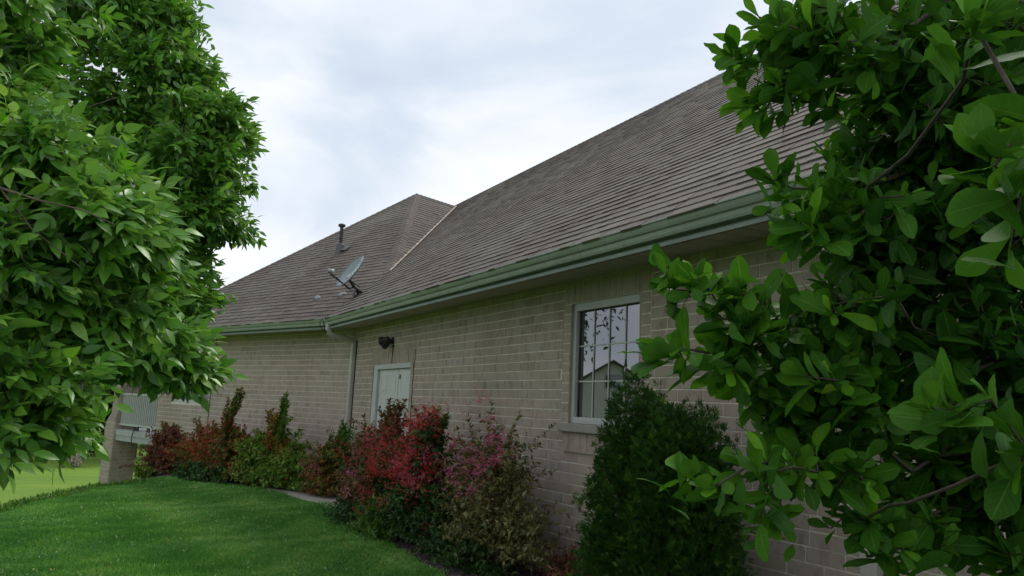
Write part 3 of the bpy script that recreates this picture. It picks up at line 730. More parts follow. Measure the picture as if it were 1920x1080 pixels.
# cables
def wob(P, n=14, j=.012):
    P = [np.asarray(p, float) for p in P]; out = []
    for i in range(len(P)-1):
        p0, p1_, p2, p3 = P[max(i-1, 0)], P[i], P[i+1], P[min(i+2, len(P)-1)]
        for k in range(n):
            t_ = k/n; out.append(.5*((2*p1_)+(-p0+p2)*t_+(2*p0-5*p1_+4*p2-p3)*t_*t_+(-p0+3*p1_-3*p2+p3)*t_**3))
    out.append(P[-1]); return [q_+np.array([random.uniform(-j, j) for _ in range(3)])*.3 for q_ in out]
def hitR(px, py, lift=.03):
    a_ = hitA(px, py, n2, e2); b_ = hitA(px, py, n1, e1)
    da, db = np.linalg.norm(a_-EYE), np.linalg.norm(b_-EYE)
    q_ = a_ if da > db else b_     # the lower sheet is hidden by the valley: take the farther of the two
    return q_+(EYE-q_)/np.linalg.norm(EYE-q_)*lift
cbl = MB()
drp = at(603, 601, 13.55)
cbl.tube(wob([el, at(676, 556, DD-.05), hitR(660, 565), hitR(640, 574), hitR(622, 584), hitR(612, 592), at(607, 599, 13.3), at(608, 612, 13.35), at(612, 625, 13.6)]), .009, 5)
cbl.tube(wob([el, hitR(664, 561), hitR(645, 569), hitR(625, 580), at(605, 596, 13.3), at(600, 604, 13.3), at(602, 614, 13.35), at(609, 620, 13.5), at(615, 626, 13.7)]), .007, 5)
cbl.tube(wob([el+CR*.05, at(683, 553, DD-.1), at(679, 562, DD-.05), at(667, 561, DD-.05), at(668, 553, DD-.1), at(676, 548, DD-.1)]), .009, 5)
cbl.tube(wob([el, at(664, 552, DD-.1), at(670, 563, DD-.03), at(660, 567, DD), at(650, 571, DD)]), .009, 5)
cbl.tube(wob([fd, at(635, 524, DD-.5), at(655, 543, DD-.25), el-CU*.03]), .006, 5)
tag(cbl.build('cable', M['black']), 'black coaxial cables running from the dish down over the gutter corner', 'cable')

# ------------------------------------------------------------------ deck, railing and pillar at the far end
deck = thing('porch_deck', 'raised pale grey porch deck with white railing between brick pillar and house end', 'deck', w2(8.9, -.6, -1.0))
mb = MB(); mb.box(w2(SE2+.02, -.03, .44), d2*2.4, n2*.04, UP*.15); mb.box(w2(SE2+.02, -.05, .30), d2*2.4, n2*.04, UP*.137); kid(mb.build('rim_board', M['deck'], bevel=.004), deck)
mb = MB()
for k in range(14): mb.box(w2(SE2+.02, -.10-k*.145, .555), d2*2.9, n2*.137, UP*.035)
kid(mb.build('floor', M['deck']), deck)
mb = MB(); mb.box(w2(SE2+.02, -.08, .70), d2*2.38, n2*.05, UP*.05); mb.box(w2(SE2+.02, -.08, 1.50), d2*2.38, n2*.07, UP*.05); kid(mb.build('rail', M['white'], bevel=.003), deck)
b0 = MB(); b0.box(V(-.016, -.016, 0), V(.032, 0, 0), V(0, .032, 0), V(0, 0, .75)); bal = None
for k in range(21):
    q_ = w2(SE2+.10+k*.11, -.105, .75)
    if bal is None: bal = b0.build('baluster', M['white']); o2 = bal
    else: o2 = bal.copy(); COL.objects.link(o2)
    o2.parent = deck; o2.matrix_parent_inverse = Matrix.Translation(-Vector(deck.location)); o2.location = Vector(q_); o2.rotation_euler = (0, 0, math.atan2(d2[1], d2[0]))
for s in (8.3, 8.95, 9.15):
    mb = MB(); mb.box(w2(s, -.09, .59), d2*.12, n2*.04, UP*.11); kid(mb.build('post_foot', M['pipe']), deck)
hc = MB(); hc.tube(wob([w2(8.72, -.02, .72), w2(8.86, .03, .6), w2(8.97, .02, .45), w2(8.93, .02, .25), w2(8.9, -.02, .22)], j=0), .012, 5); tag(hc.build('cord', M['black']), 'thin dark cord hanging over the edge of the raised deck', 'cord')
pil = thing('brick_pillar', 'square brick pillar with a wider sloped base carrying the porch deck', 'pillar', w2(10.45, -.3, -1.6))
def pier(s0, s1, o0, o1, z0, z1, core=True):
    Vv, Ff, Aa = [], [], []
    def face(fr, L, a_off):
        r_ = 0; z = z0
        while z < z1-.03:
            zt = min(z+.1016, z1); s = -random.uniform(0, .2)
            while s < L:
                l_ = .295; x0, x1 = max(s, 0)+.004, min(s+l_, L)-.004; s += l_
                if x1-x0 < .03: continue
                a_ = random.random(); o = len(Vv)
                Vv.extend([fr(x0, 0, z+.005), fr(x1, 0, z+.005), fr(x1, 0, zt-.005), fr(x0, 0, zt-.005), fr(x0+.004, .012, z+.009), fr(x1-.004, .012, z+.009), fr(x1-.004, .012, zt-.009), fr(x0+.004, .012, zt-.009)])
                Aa.extend([a_]*8); Ff.append([o+4, o+5, o+6, o+7])
                for k in range(4): Ff.append([o+k, o+(k+1) % 4, o+4+(k+1) % 4, o+4+k])
            z = zt; r_ += 1
    face(lambda x_, o, z: w2(s0+x_, -o0+o, z), s1-s0, 0)
    face(lambda x_, o, z: w2(s0-o, -o0-x_, z), o1-o0, 0)
    face(lambda x_, o, z: w2(s1+o, -o0-x_, z), o1-o0, 0)
    face(lambda x_, o, z: w2(s0+x_, -o1-o, z), s1-s0, 0)
    ob = kid(np_mesh('shaft', Vv, Ff, M['brick'], attrs={'rnd': Aa}), pil)
    c0 = MB(); c0.box(w2(s0+.002, -o0-.002, z0), d2*(s1-s0-.004), n2*(o1-o0-.004), UP*(z1-z0)); kid(c0.build('mortar', M['mortar']), ob); return ob
pier(10.15, 10.75, 0, .62, -2.0, .75)
pier(10.17, 10.52, .03, .58, 1.0, 3.0)
sh = MB(); A_ = [w2(10.14, .0, .75), w2(10.76, .0, .75), w2(10.76, -.63, .75), w2(10.14, -.63, .75)]; B_ = [w2(10.16, -.02, 1.0), w2(10.53, -.02, 1.0), w2(10.53, -.6, 1.0), w2(10.16, -.6, 1.0)]
sh.add(A_+B_, [[0, 1, 5, 4], [1, 2, 6, 5], [2, 3, 7, 6], [3, 0, 4, 7], [0, 3, 2, 1], [4, 5, 6, 7]]); kid(sh.build('shoulder', M['brick']), pil)
pr_ = MB(); pr_.box(w2(SE2+.03, .0, 3.0), d2*3.0, n2*3.2, UP*.16); tag(pr_.build('porch_roof', M['fascia']), kind=None); kid(bpy.data.objects['porch_roof'], house)

# ------------------------------------------------------------------ concrete landing, planting bed
def prism(name, pts, z0, z1, mat):
    n = len(pts); mb = MB(); mb.add([V(x, y, z0) for x, y in pts]+[V(x, y, z1) for x, y in pts], [list(range(n))[::-1], list(range(n, 2*n))]+[[k, (k+1) % n, n+(k+1) % n, n+k] for k in range(n)]); return mb
sp_ = [w1(11.2, .02, 0), w1(11.4, .84, 0), w1(12.1, .9, 0), w1(12.9, 1.10, 0), w1(14.1, 1.22, 0), w1(14.6, .9, 0), w1(13.3, .15, 0), w1(13.3, .02, 0)]
slab = prism('path', [(q_[0], q_[1]) for q_ in sp_], -.1, .035, None).build('path', M['concrete'], bevel=.006); tag(slab, kind='structure')
edge1 = [(2.0, 1.5), (4.5, 1.3), (6.0, 1.15), (6.91, 1.08), (7.55, 1.02), (8.49, .96), (9.07, .95), (10.0, .88), (10.8, .86), (11.6, .80), (11.9, .6)]
def strip(fr, edge, name):
    Vv, Ff = [], []; e = np.array(edge); S = np.arange(e[0, 0], e[-1, 0], .08); O = np.interp(S, e[:, 0], e[:, 1]); K = 12
    for s, o_ in zip(S, O):
        for k in range(K+1):
            oo = o_*k/K; q_ = fr(s, oo, 0); h_ = float(gh(q_[0], q_[1])); t_ = k/K
            h_ += (.022 if .05 < t_ < .93 else (.012 if t_ <= .05 else -.03)) + random.uniform(-.006, .006)
            Vv.append([q_[0], q_[1], h_])
    n = len(S)
    for i in range(n-1):
        for k in range(K): a_ = i*(K+1)+k; Ff.append([a_, a_+1, a_+K+2, a_+K+1])
    return np_mesh(name, Vv, Ff, M['soil'], smooth=True)
tag(strip(w1, edge1, 'planting_bed'), kind='structure')
edge2 = [(.0, .5), (.4, .80), (1.2, .95), (2.4, 1.25), (3.6, 1.5), (4.8, 1.6), (6.0, 1.5), (6.8, 1.2), (7.6, .5)]
tag(strip(w2, edge2, 'planting_bed'), kind='structure')

# scattered mulch chips / stones in the near bed
def scatter_chips():
    n = 5200; s = rng.uniform(4.0, 11.2, n); e = np.array(edge1); o_ = rng.uniform(0.02, 1, n)*np.interp(s, e[:, 0], e[:, 1])
    base = p1+np.outer(s, d1)-np.outer(o_, n1); base[:, 2] = gh(base[:, 0], base[:, 1])+.026
    T = np.array([[-1, -.5, 0], [1, -.6, 0], [.9, .6, 0], [-.8, .5, 0], [-.5, -.2, .5], [.5, -.2, .6], [.4, .3, .5], [-.4, .2, .45]])*.5
    Fq = np.array([[4, 5, 6, 7], [0, 1, 5, 4], [1, 2, 6, 5], [2, 3, 7, 6], [3, 0, 4, 7]])
    th = rng.uniform(0, 2*np.pi, n); sz = rng.uniform(.012, .045, n); c_, s_ = np.cos(th), np.sin(th)
    tl = rng.uniform(-.5, .5, (n, 2))
    P = T[None]*sz[:, None, None]*np.stack([np.ones(n), rng.uniform(.4, .9, n), rng.uniform(.5, 1, n)], -1)[:, None, :]
    x = P[..., 0]*c_[:, None]-P[..., 1]*s_[:, None]; y = P[..., 0]*s_[:, None]+P[..., 1]*c_[:, None]; z = P[..., 2]+x*tl[:, :1]+y*tl[:, 1:]
    VV = np.stack([x, y, z], -1)+base[:, None, :]
    FF = (Fq[None]+(np.arange(n)*8)[:, None, None]).reshape(-1, 4)
    return np_mesh('mulch', VV.reshape(-1, 3), FF, M['chip'], attrs={'rnd': np.repeat(rng.random(n)**1.2, 8)})
tag(scatter_chips(), 'brown wood mulch chips spread over the planting bed below the brick wall', 'mulch', kind='stuff')

# ------------------------------------------------------------------ foliage machinery
def frames(d_, nrm_):
    d_ = d_/np.linalg.norm(d_, axis=1, keepdims=True)
    y = np.cross(nrm_, d_); l = np.linalg.norm(y, axis=1, keepdims=True); bad = l[:, 0] < 1e-4
    if bad.any(): y[bad] = np.cross(V(1, .3, .2), d_[bad]); l = np.linalg.norm(y, axis=1, keepdims=True)
    y /= l; z = np.cross(d_, y); return d_, y, z
def instance(tmpls, pos, dr_, nr, size, rnd, name, mat, smooth=False, wid=None):
    """tmpls: list of (verts k×3, faces list, uv k×2); every leaf becomes real faces of one mesh"""
    pos, dr_, nr = np.asarray(pos, float), np.asarray(dr_, float), np.asarray(nr, float); n = len(pos)
    x, y, z = frames(dr_, nr); pick = rng.integers(0, len(tmpls), n); VV, FF, UU, AA = [], {}, [], []; off = 0
    size = np.broadcast_to(size, (n,)); wid = np.ones(n) if wid is None else wid
    for ti, (tv, tf_, tu) in enumerate(tmpls):
        m_ = np.where(pick == ti)[0]
        if len(m_) == 0: continue
        tv = np.asarray(tv, float); k = len(tv); s_ = size[m_][:, None, None]
        va = np.asarray(TV.get(id(tf_), np.zeros(k)))
        P = pos[m_][:, None, :]+s_*(tv[None, :, 0:1]*x[m_][:, None, :]+tv[None, :, 1:2]*wid[m_][:, None, None]*y[m_][:, None, :]+tv[None, :, 2:3]*z[m_][:, None, :])
        VV.append(P.reshape(-1, 3)); UU.append(np.tile(np.asarray(tu, float), (len(m_), 1))); AA.append(np.clip(np.repeat(rnd[m_], k)+np.tile(va, len(m_)), 0, 1))
        by = {}
        for f_ in tf_: by.setdefault(len(f_), []).append(f_)
        for kk, fs_ in by.items():
            fa = np.array(fs_)[None]+(off+np.arange(len(m_))*k)[:, None, None]; FF.setdefault(kk, []).append(fa.reshape(-1, kk))
        off += len(m_)*k
    return np_mesh(name, np.concatenate(VV), [np.concatenate(v_) for v_ in FF.values()], mat, uv=np.concatenate(UU), attrs={'rnd': np.concatenate(AA)}, smooth=smooth)
TV = {}
def roll(b_, an, org):
    """turn a leaflet about its own rib"""
    v_ = b_[0]-org; ax = v_[-2]/np.linalg.norm(v_[-2]); c_, s_ = math.cos(an), math.sin(an)
    v_ = v_*c_+np.cross(ax, v_)*s_+np.outer(v_@ax, ax)*(1-c_); return v_+org, b_[1], b_[2]
def blade(prof, fold=.25, arch=.15, nseg=None, off=(0, 0, 0), rot=0, sc=1.0, twist=0.0, wave=0.0):
    """leaf blade along +x; prof = [(t, halfwidth)], two quads per step, folded along the midrib"""
    vs, uv = [], []
    for i, (t_, w_) in enumerate(prof):
        zc = -arch*t_*t_; tw = twist*t_
        wz = wave*math.sin(i*2.3)
        for sgn in (1, 0, -1):
            yy = sgn*w_; zz = zc+abs(sgn)*w_*fold+sgn*w_*tw+abs(sgn)*wz
            vs.append([t_, yy, zz]); uv.append([t_, sgn*(1 if w_ > .001 else 0)])
    fs_ = []
    for i in range(len(prof)-1):
        a_ = i*3; fs_ += [[a_, a_+1, a_+4, a_+3], [a_+1, a_+2, a_+5, a_+4]]
    vs = np.array(vs)*sc; c_, s_ = math.cos(rot), math.sin(rot)
    vs = np.stack([vs[:, 0]*c_-vs[:, 1]*s_, vs[:, 0]*s_+vs[:, 1]*c_, vs[:, 2]], -1)+np.array(off); return vs, fs_, uv
def merge(parts):
    vs, fs_, uv = [], [], []; o_ = 0
    for v_, f_, u_ in parts: vs.append(v_); fs_ += [[i+o_ for i in q_] for q_ in f_]; uv += list(u_); o_ += len(v_)
    return np.concatenate(vs), fs_, uv
LANCE = [(0, .012), (.12, .14), (.34, .235), (.60, .20), (.84, .085), (1, .003)]
def ash_tmpl(seed):
    r_ = random.Random(seed); parts = []
    pairs = r_.choice([2, 2, 3]); L = 1.0
    rach = [(0, .006), (1, .004)]; parts.append((np.array([[0, .005, 0], [0, -.005, 0], [.72, .004, -.05], [.72, -.004, -.05]]), [[0, 2, 3, 1]], [[0, .9]]*4))
    for k in range(pairs):
        x0 = .26+.2*k+r_.uniform(-.02, .02)
        for sg in (1, -1):
            b_ = blade(LANCE, fold=r_.uniform(.1, .35), arch=r_.uniform(.1, .45), rot=sg*r_.uniform(.75, 1.15), sc=r_.uniform(.30, .40), twist=r_.uniform(-.5, .5), off=(x0, 0, -.03*x0))
            dz = -abs(b_[0][:, 1])*r_.uniform(.1, .5); b_[0][:, 2] += dz; parts.append(roll(b_, r_.uniform(-.9, .9), np.array([x0, 0, -.03*x0])))
    parts.append(blade(LANCE, fold=.2, arch=r_.uniform(.1, .4), sc=r_.uniform(.36, .44), off=(.70, 0, -.05), rot=r_.uniform(-.2, .2), twist=r_.uniform(-.4, .4)))
    out = merge(parts); TV[id(out[1])] = np.concatenate([np.full(len(q_[0]), r_.uniform(-.22, .22)) for q_ in parts]); return out
ASH = [ash_tmpl(i) for i in range(9)]
OBOV = [(0, .012), (.07, .030), (.2, .082), (.38, .155), (.56, .215), (.70, .235), (.82, .205), (.92, .13), (1, .004)]
def mag_tmpl(seed):
    r_ = random.Random(seed); w_ = r_.uniform(.75, 1.15); pr = [(t_, max(.004, q_*w_*r_.uniform(.95, 1.05))) for t_, q_ in OBOV]
    return blade(pr, fold=r_.uniform(.05, .40), arch=r_.uniform(-.1, .6), twist=r_.uniform(-.7, .7), wave=r_.uniform(0, .03))
MAG = [mag_tmpl(i) for i in range(14)]
def small_tmpl(seed, w=.24):
    r_ = random.Random(seed); return blade([(0, .02), (.35, w), (.7, w*.75), (1, .004)], fold=r_.uniform(.1, .5), arch=r_.uniform(-.1, .5), twist=r_.uniform(-.4, .4))
SMALL = [small_tmpl(i) for i in range(6)]
NARROW = [small_tmpl(i+20, .15) for i in range(6)]
def flower_tmpl(seed):
    r_ = random.Random(seed); vs, fs_, uv = [[0, 0, 0]], [], [[0, 0]]
    n = 5
    for k in range(n):
        a_ = 2*math.pi*k/n; b_ = .52
        for da, r0_, x_ in ((-.5, .30, .55), (0, 1.0, .85+r_.uniform(-.1, .1)), (.5, .30, .55)):
            an = a_+da*b_*1.2; vs.append([x_*.8, math.cos(an)*r0_*.5, math.sin(an)*r0_*.5]); uv.append([x_, 0])
        o_ = 1+k*3; fs_ += [[0, o_, o_+1, o_+2]]
    return np.array(vs), fs_, uv
FLOW = [flower_tmpl(i) for i in range(3)]
def frond_tmpl(seed):
    r_ = random.Random(seed); parts = []
    for k in range(9):
        a_ = (k-4)*.27+r_.uniform(-.1, .1); L = r_.uniform(.6, 1)*(1-abs(k-4)*.06); x0 = r_.uniform(0, .25)
        q_ = np.array([[0, .03, 0], [L*.5, .055, -.02], [L, .0, -.06*r_.uniform(0, 2)], [L*.5, -.055, .02]])
        c_, s_ = math.cos(a_), math.sin(a_); v_ = np.stack([q_[:, 0]*c_-q_[:, 1]*s_+x0, q_[:, 0]*s_+q_[:, 1]*c_, q_[:, 2]+r_.uniform(-.04, .04)], -1)
        parts.append((v_, [[0, 1, 2, 3]], [[0, 0]]*4))
    return merge(parts)
FROND = [frond_tmpl(i) for i in range(6)]
def in_blob(c_, ax, n, shell=.35):
    """points in an ellipsoid c + axes(3 vectors); density leans outwards"""
    v_ = rng.normal(size=(n, 3)); v_ /= np.linalg.norm(v_, axis=1, keepdims=True)
    r_ = rng.random(n)**shell; return c_+(v_*r_[:, None])@np.asarray(ax)
def pblob(px, py, depth, rx, ry, rd, n, shell=.45):
    c_ = at(px, py, depth); k = depth/FPX; return in_blob(c_, [CR*rx*k, CU*ry*k, V(0, 1, 0)*rd], n, shell)
def grow(trunk, targets, seed=0, rmin=.004, expo=2.4, jit=.06, seg=.35, upb=0.15, scale=1.0, trunk_r=None):
    """branching skeleton: every target hooks onto the nearest wood already grown"""
    nodes = [np.asarray(q_, float) for q_ in trunk]; par = [-1]+list(range(len(trunk)-1)); nt_ = len(trunk)
    T = np.asarray(targets); d0 = np.min(np.linalg.norm(T[:, None]-np.array(nodes)[None], axis=2), axis=1); tips = []
    depthl = [0.]*nt_
    for ti in np.argsort(d0):
        q_ = T[ti]; arr = np.array(nodes); dv = q_-arr; dist = np.linalg.norm(dv, axis=1)
        cost = dist+.25*np.array(depthl)+np.where(dv[:, 2] < -.1, .25*-dv[:, 2], 0)
        cost[:max(1, nt_//3)] += .8
        b_ = int(np.argmin(cost)); L = dist[b_]; k = max(1, int(L/seg)); last = b_; a0 = arr[b_]
        bow = rng.normal(size=3)*jit*L+V(0, 0, upb*L)
        for i in range(1, k+1):
            t_ = i/k; nodes.append(a0+(q_-a0)*t_+bow*math.sin(math.pi*t_)*.6+(rng.normal(size=3)*jit*.15*L if i < k else 0)); par.append(last); depthl.append(depthl[last]+L/k); last = len(nodes)-1
        tips.append(last)
    nd = np.array(nodes); par = np.array(par); ch = [[] for _ in nd]
    for i, q_ in enumerate(par):
        if q_ >= 0: ch[q_].append(i)
    rad = np.zeros(len(nd))
    for i in range(len(nd)-1, -1, -1):
        rad[i] = rmin if not ch[i] else max(rmin, sum(rad[c_]**expo for c_ in ch[i])**(1/expo))
    if trunk_r is not None: rad *= 1; rad = np.minimum(rad, trunk_r); rad[:nt_] = np.maximum(rad[:nt_], np.linspace(trunk_r, rad[nt_-1], nt_))
    return nd, par, ch, rad, tips
def wood(nd, par, ch, rad, skip_first=0):
    mb = MB(); stack = [0]
    while stack:
        st = stack.pop(); chain = [par[st]] if par[st] >= 0 else []; cur = st
        while True:
            chain.append(cur)
            if not ch[cur]: break
            o_ = sorted(ch[cur], key=lambda c_: -rad[c_]); stack += o_[1:]; cur = o_[0]
        if len(chain) < 2: continue
        rr = [rad[c_] for c_ in chain]
        if par[st] >= 0: rr[0] = rr[1]
        mb.tube([nd[c_] for c_ in chain], rr, 8 if max(rr) > .02 else 5, cap=False)
    return mb
def rrnd(n): return rng.random(n)

# ------------------------------------------------------------------ ash trees
def ash(name, label, trunk, blobs, leaf, per, group='ash trees', rmin=.0035, tr=.12):
    T = np.concatenate([pblob(*b_) if len(b_) <= 8 else None for b_ in blobs])
    k_ = rng.random(len(T)) < .10; T[k_] += rng.normal(size=(k_.sum(), 3))*.06
    T = T[T[:, 2] > .35]
    nd, par, ch, rad, tips = grow(trunk, T, jit=.10, seg=.25, rmin=rmin, trunk_r=tr)
    t_ = thing(name, label, 'tree', trunk[0], group)
    kid(wood(nd, par, ch, rad).build('trunk', M['greybark'], smooth=True), t_)
    pos, dr_ = [], []
    cen = T.mean(0)
    for ti in tips:
        a_ = nd[par[ti]]; b_ = nd[ti]; ax = b_-a_; L = np.linalg.norm(ax)+1e-6; ax /= L
        for k in range(per):
            f_ = 1-.8*(k/per)*min(1, .5/L)*rng.random()
            q_ = a_+(b_-a_)*f_; d_ = ax*.55+rng.normal(size=3)*.8; d_[2] = d_[2]*.8-.02; pos.append(q_); dr_.append(d_)
    n = len(pos); nr = rng.normal(size=(n, 3))*.6+V(-.1, -.25, 1)
    rn = np.clip(rng.normal(.45, .2, n), 0, 1)
    kid(instance(ASH, pos, dr_, nr, leaf*rng.uniform(.7, 1.2, n), rn, 'crown', M['ash'], smooth=True), t_)
    return t_
ash('ash_tree', 'ash tree on the left, its near lower boughs hanging large soft leaves into view', [at(-420, 1500, 3.2)*V(1, 1, 0)+V(0, 0, -.1), V(*(at(-420, 1500, 3.2)[:2]), .9), at(-380, 500, 3.1), at(-300, 200, 3.0), at(-250, -200, 3.0)],
    [(20, 60, 2.8, 70, 90, .35, 36), (-40, 250, 2.6, 110, 150, .4, 40), (110, 330, 2.5, 130, 95, .35, 85), (210, 440, 2.45, 75, 65, .3, 48), (40, 500, 2.3, 120, 100, .35, 62), (160, 570, 2.5, 120, 50, .3, 50),
     (20, 660, 2.15, 75, 80, .3, 34), (10, 790, 2.1, 60, 55, .25, 22), (95, 790, 2.3, 25, 35, .2, 6), (300, 650, 3.3, 60, 35, .3, 42), (345, 690, 3.4, 40, 20, .2, 16), (180, 665, 3.4, 90, 30, .3, 32), (-200, 300, 2.9, 200, 300, .7, 60), (-150, -150, 2.9, 300, 200, .7, 60)], .152, 9)
ash('ash_tree', 'taller ash tree behind the near boughs, its dense dark crown cut out against the sky', [V(*(at(-330, 900, 6.2)[:2]), -.1), V(*(at(-320, 900, 6.2)[:2]), 1.4), at(-230, 450, 6.1), at(-80, 250, 5.9), at(60, 60, 5.8), at(120, -150, 5.8)],
    [(190, -40, 5.6, 140, 110, .8, 190), (280, 50, 5.5, 80, 65, .6, 160), (330, 150, 5.5, 75, 60, .6, 160), (400, 232, 5.4, 62, 30, .5, 100), (370, 320, 5.4, 80, 62, .6, 190), (390, 412, 5.3, 62, 26, .4, 70), (320, 470, 5.2, 60, 70, .5, 110), (350, 550, 5.0, 30, 45, .4, 50),
     (250, 280, 5.6, 130, 150, .8, 260), (80, 200, 5.8, 170, 230, .9, 220), (60, 500, 5.8, 160, 150, .8, 180), (170, 570, 5.4, 140, 70, .6, 110), (10, 690, 5.6, 90, 50, .6, 50), (-150, 300, 6.0, 200, 400, 1.0, 150), (100, -350, 5.8, 300, 200, 1.2, 160)], .165, 7, rmin=.004, tr=.16)

bt = MB(); bt.tube([at(-120, 300, 2.5), at(0, 352, 2.15), at(70, 375, 2.08), at(150, 392, 2.05), at(215, 421, 2.1)], [.008, .005, .0035, .0025, .0015], 6, cap=False)
bt.tube([at(0, 352, 2.15), at(60, 430, 2.1), at(150, 500, 2.1)], [.0035, .0025, .0012], 5, cap=False)
kid(bt.build('branch', M['twig'], smooth=True), bpy.data.objects['ash_tree'])
# ------------------------------------------------------------------ magnolia
MT = [(1500, 45, 2.9, 75, 50, .2, 16), (1430, 90, 2.9, 60, 45, .2, 13), (1375, 110, 2.9, 30, 20, .1, 3), (1440, 180, 2.9, 55, 22, .15, 9), (1560, 120, 2.9, 80, 90, .25, 24),
      (1720, 90, 3.0, 150, 120, .4, 50), (1700, 260, 3.1, 150, 110, .4, 50), (1850, 200, 3.0, 110, 190, .4, 50), (1600, 390, 2.9, 90, 90, .3, 30), (1510, 400, 2.75, 65, 65, .2, 16), (1460, 350, 2.7, 30, 15, .1, 3), (1800, 430, 3.0, 150, 120, .4, 45),
      (1700, 560, 3.1, 170, 110, .4, 50), (1560, 600, 2.9, 110, 90, .3, 32), (1400, 590, 2.75, 90, 60, .2, 20), (1290, 525, 2.75, 55, 35, .15, 8), (1250, 665, 2.7, 45, 18, .1, 5), (1360, 680, 2.75, 60, 35, .15, 9),
      (1500, 720, 2.85, 85, 60, .25, 18), (1640, 720, 2.9, 130, 80, .3, 30), (1830, 650, 3.0, 130, 130, .4, 36), (1780, 820, 2.9, 150, 80, .3, 26), (1300, 905, 2.5, 42, 16, .1, 4), (1430, 880, 2.6, 60, 40, .15, 8), (1450, 975, 2.5, 40, 30, .1, 4),
      (1560, 880, 2.7, 90, 45, .2, 9), (1620, 1000, 2.6, 110, 45, .2, 9), (1860, 950, 2.9, 90, 130, .3, 28), (1990, 400, 3.0, 120, 500, .5, 60), (1850, -120, 3.0, 250, 120, .5, 50), (2000, 900, 2.8, 120, 250, .4, 30),
      (1500, 770, 2.95, 90, 60, .2, 22), (1600, 820, 2.9, 90, 60, .2, 20), (1430, 720, 2.9, 60, 50, .2, 12), (1560, 700, 3.2, 120, 120, .2, 40), (1620, 330, 3.3, 60, 100, .2, 30), (1700, 950, 2.9, 120, 80, .3, 22),
      (1720, 330, 3.4, 150, 300, .3, 140), (1880, 330, 3.4, 130, 350, .3, 130), (1620, 480, 3.3, 70, 150, .2, 50), (1860, 760, 3.3, 130, 250, .3, 90), (1720, 60, 3.3, 160, 110, .3, 40), (1760, 860, 3.2, 110, 110, .2, 26), (1900, 1020, 3.0, 90, 80, .3, 24),
      (1820, 40, 1.8, 70, 25, .08, 3), (1900, 230, 1.7, 50, 35, .08, 3), (1840, 320, 1.6, 50, 40, .06, 3), (1910, 430, 1.65, 40, 50, .06, 2), (1800, 770, 1.8, 90, 40, .1, 4), (1910, 870, 1.8, 40, 60, .1, 3)]
base = V(*(at(2080, 900, 3.2)[:2]), 0)
mag = thing('magnolia', 'broadleaf magnolia on the right with large glossy leaves in whorls before the wall', 'tree', base)
T = np.concatenate([pblob(*b_) for b_ in MT]); T = T[T[:, 2] > .15]
nd, par, ch, rad, tips = grow([base-UP*.1, base+UP*.35, at(2010, 850, 3.3), at(1960, 600, 3.35), at(1900, 350, 3.35), at(1860, 100, 3.3)], T, jit=.09, seg=.2, rmin=.0032, trunk_r=.045, upb=.05)
kid(wood(nd, par, ch, rad).build('trunk', M['bark'], smooth=True), mag)
pos, dr_, sz, nrr, rn = [], [], [], [], []
core = V(*at(1800, 470, 3.2))
for ti in tips:
    outer_lit = min(1.0, np.linalg.norm((nd[ti]-core)*V(1, 1, .6))/1.15)+rng.normal()*.12      # paints light on outer shoots and shade in the core, besides new growth
    b_ = nd[ti]; a_ = nd[par[ti]]; ax = b_-a_; L = np.linalg.norm(ax)+1e-6; ax /= L
    ax = ax*.8+V(0, 0, .35)+rng.normal(size=3)*.2; ax /= np.linalg.norm(ax)
    u_ = np.cross(ax, V(.3, .5, .8)); u_ /= np.linalg.norm(u_); v_ = np.cross(ax, u_); ph = rng.random()*6.28; n = int(rng.integers(5, 9)); g_ = rng.uniform(.8, 1.15)
    for k in range(n):
        an = ph+k*2.4; tilt = .3+1.0*(k/n)+rng.uniform(-.28, .28)
        d_ = ax*math.cos(tilt)+(u_*math.cos(an)+v_*math.sin(an))*math.sin(tilt)
        pos.append(b_-ax*(.026*k*rng.uniform(.6, 1.3))); dr_.append(d_); nrr.append(ax*.8+V(0, 0, .5)-d_*.2+rng.normal(size=3)*.38); sz.append(g_*rng.uniform(.09, .165)*(.7 if k < 2 else 1)); rn.append(rng.normal(.10, .13)+.55*outer_lit+(.2 if k < 2 else 0)+(.6 if rng.random() < .0012 else 0))
kid(instance(MAG, pos, dr_, nrr, np.array(sz), np.where(np.array(rn) > 1.25, 1, np.clip(rn, 0, .97)), 'crown', M['magnolia'], smooth=True), mag)

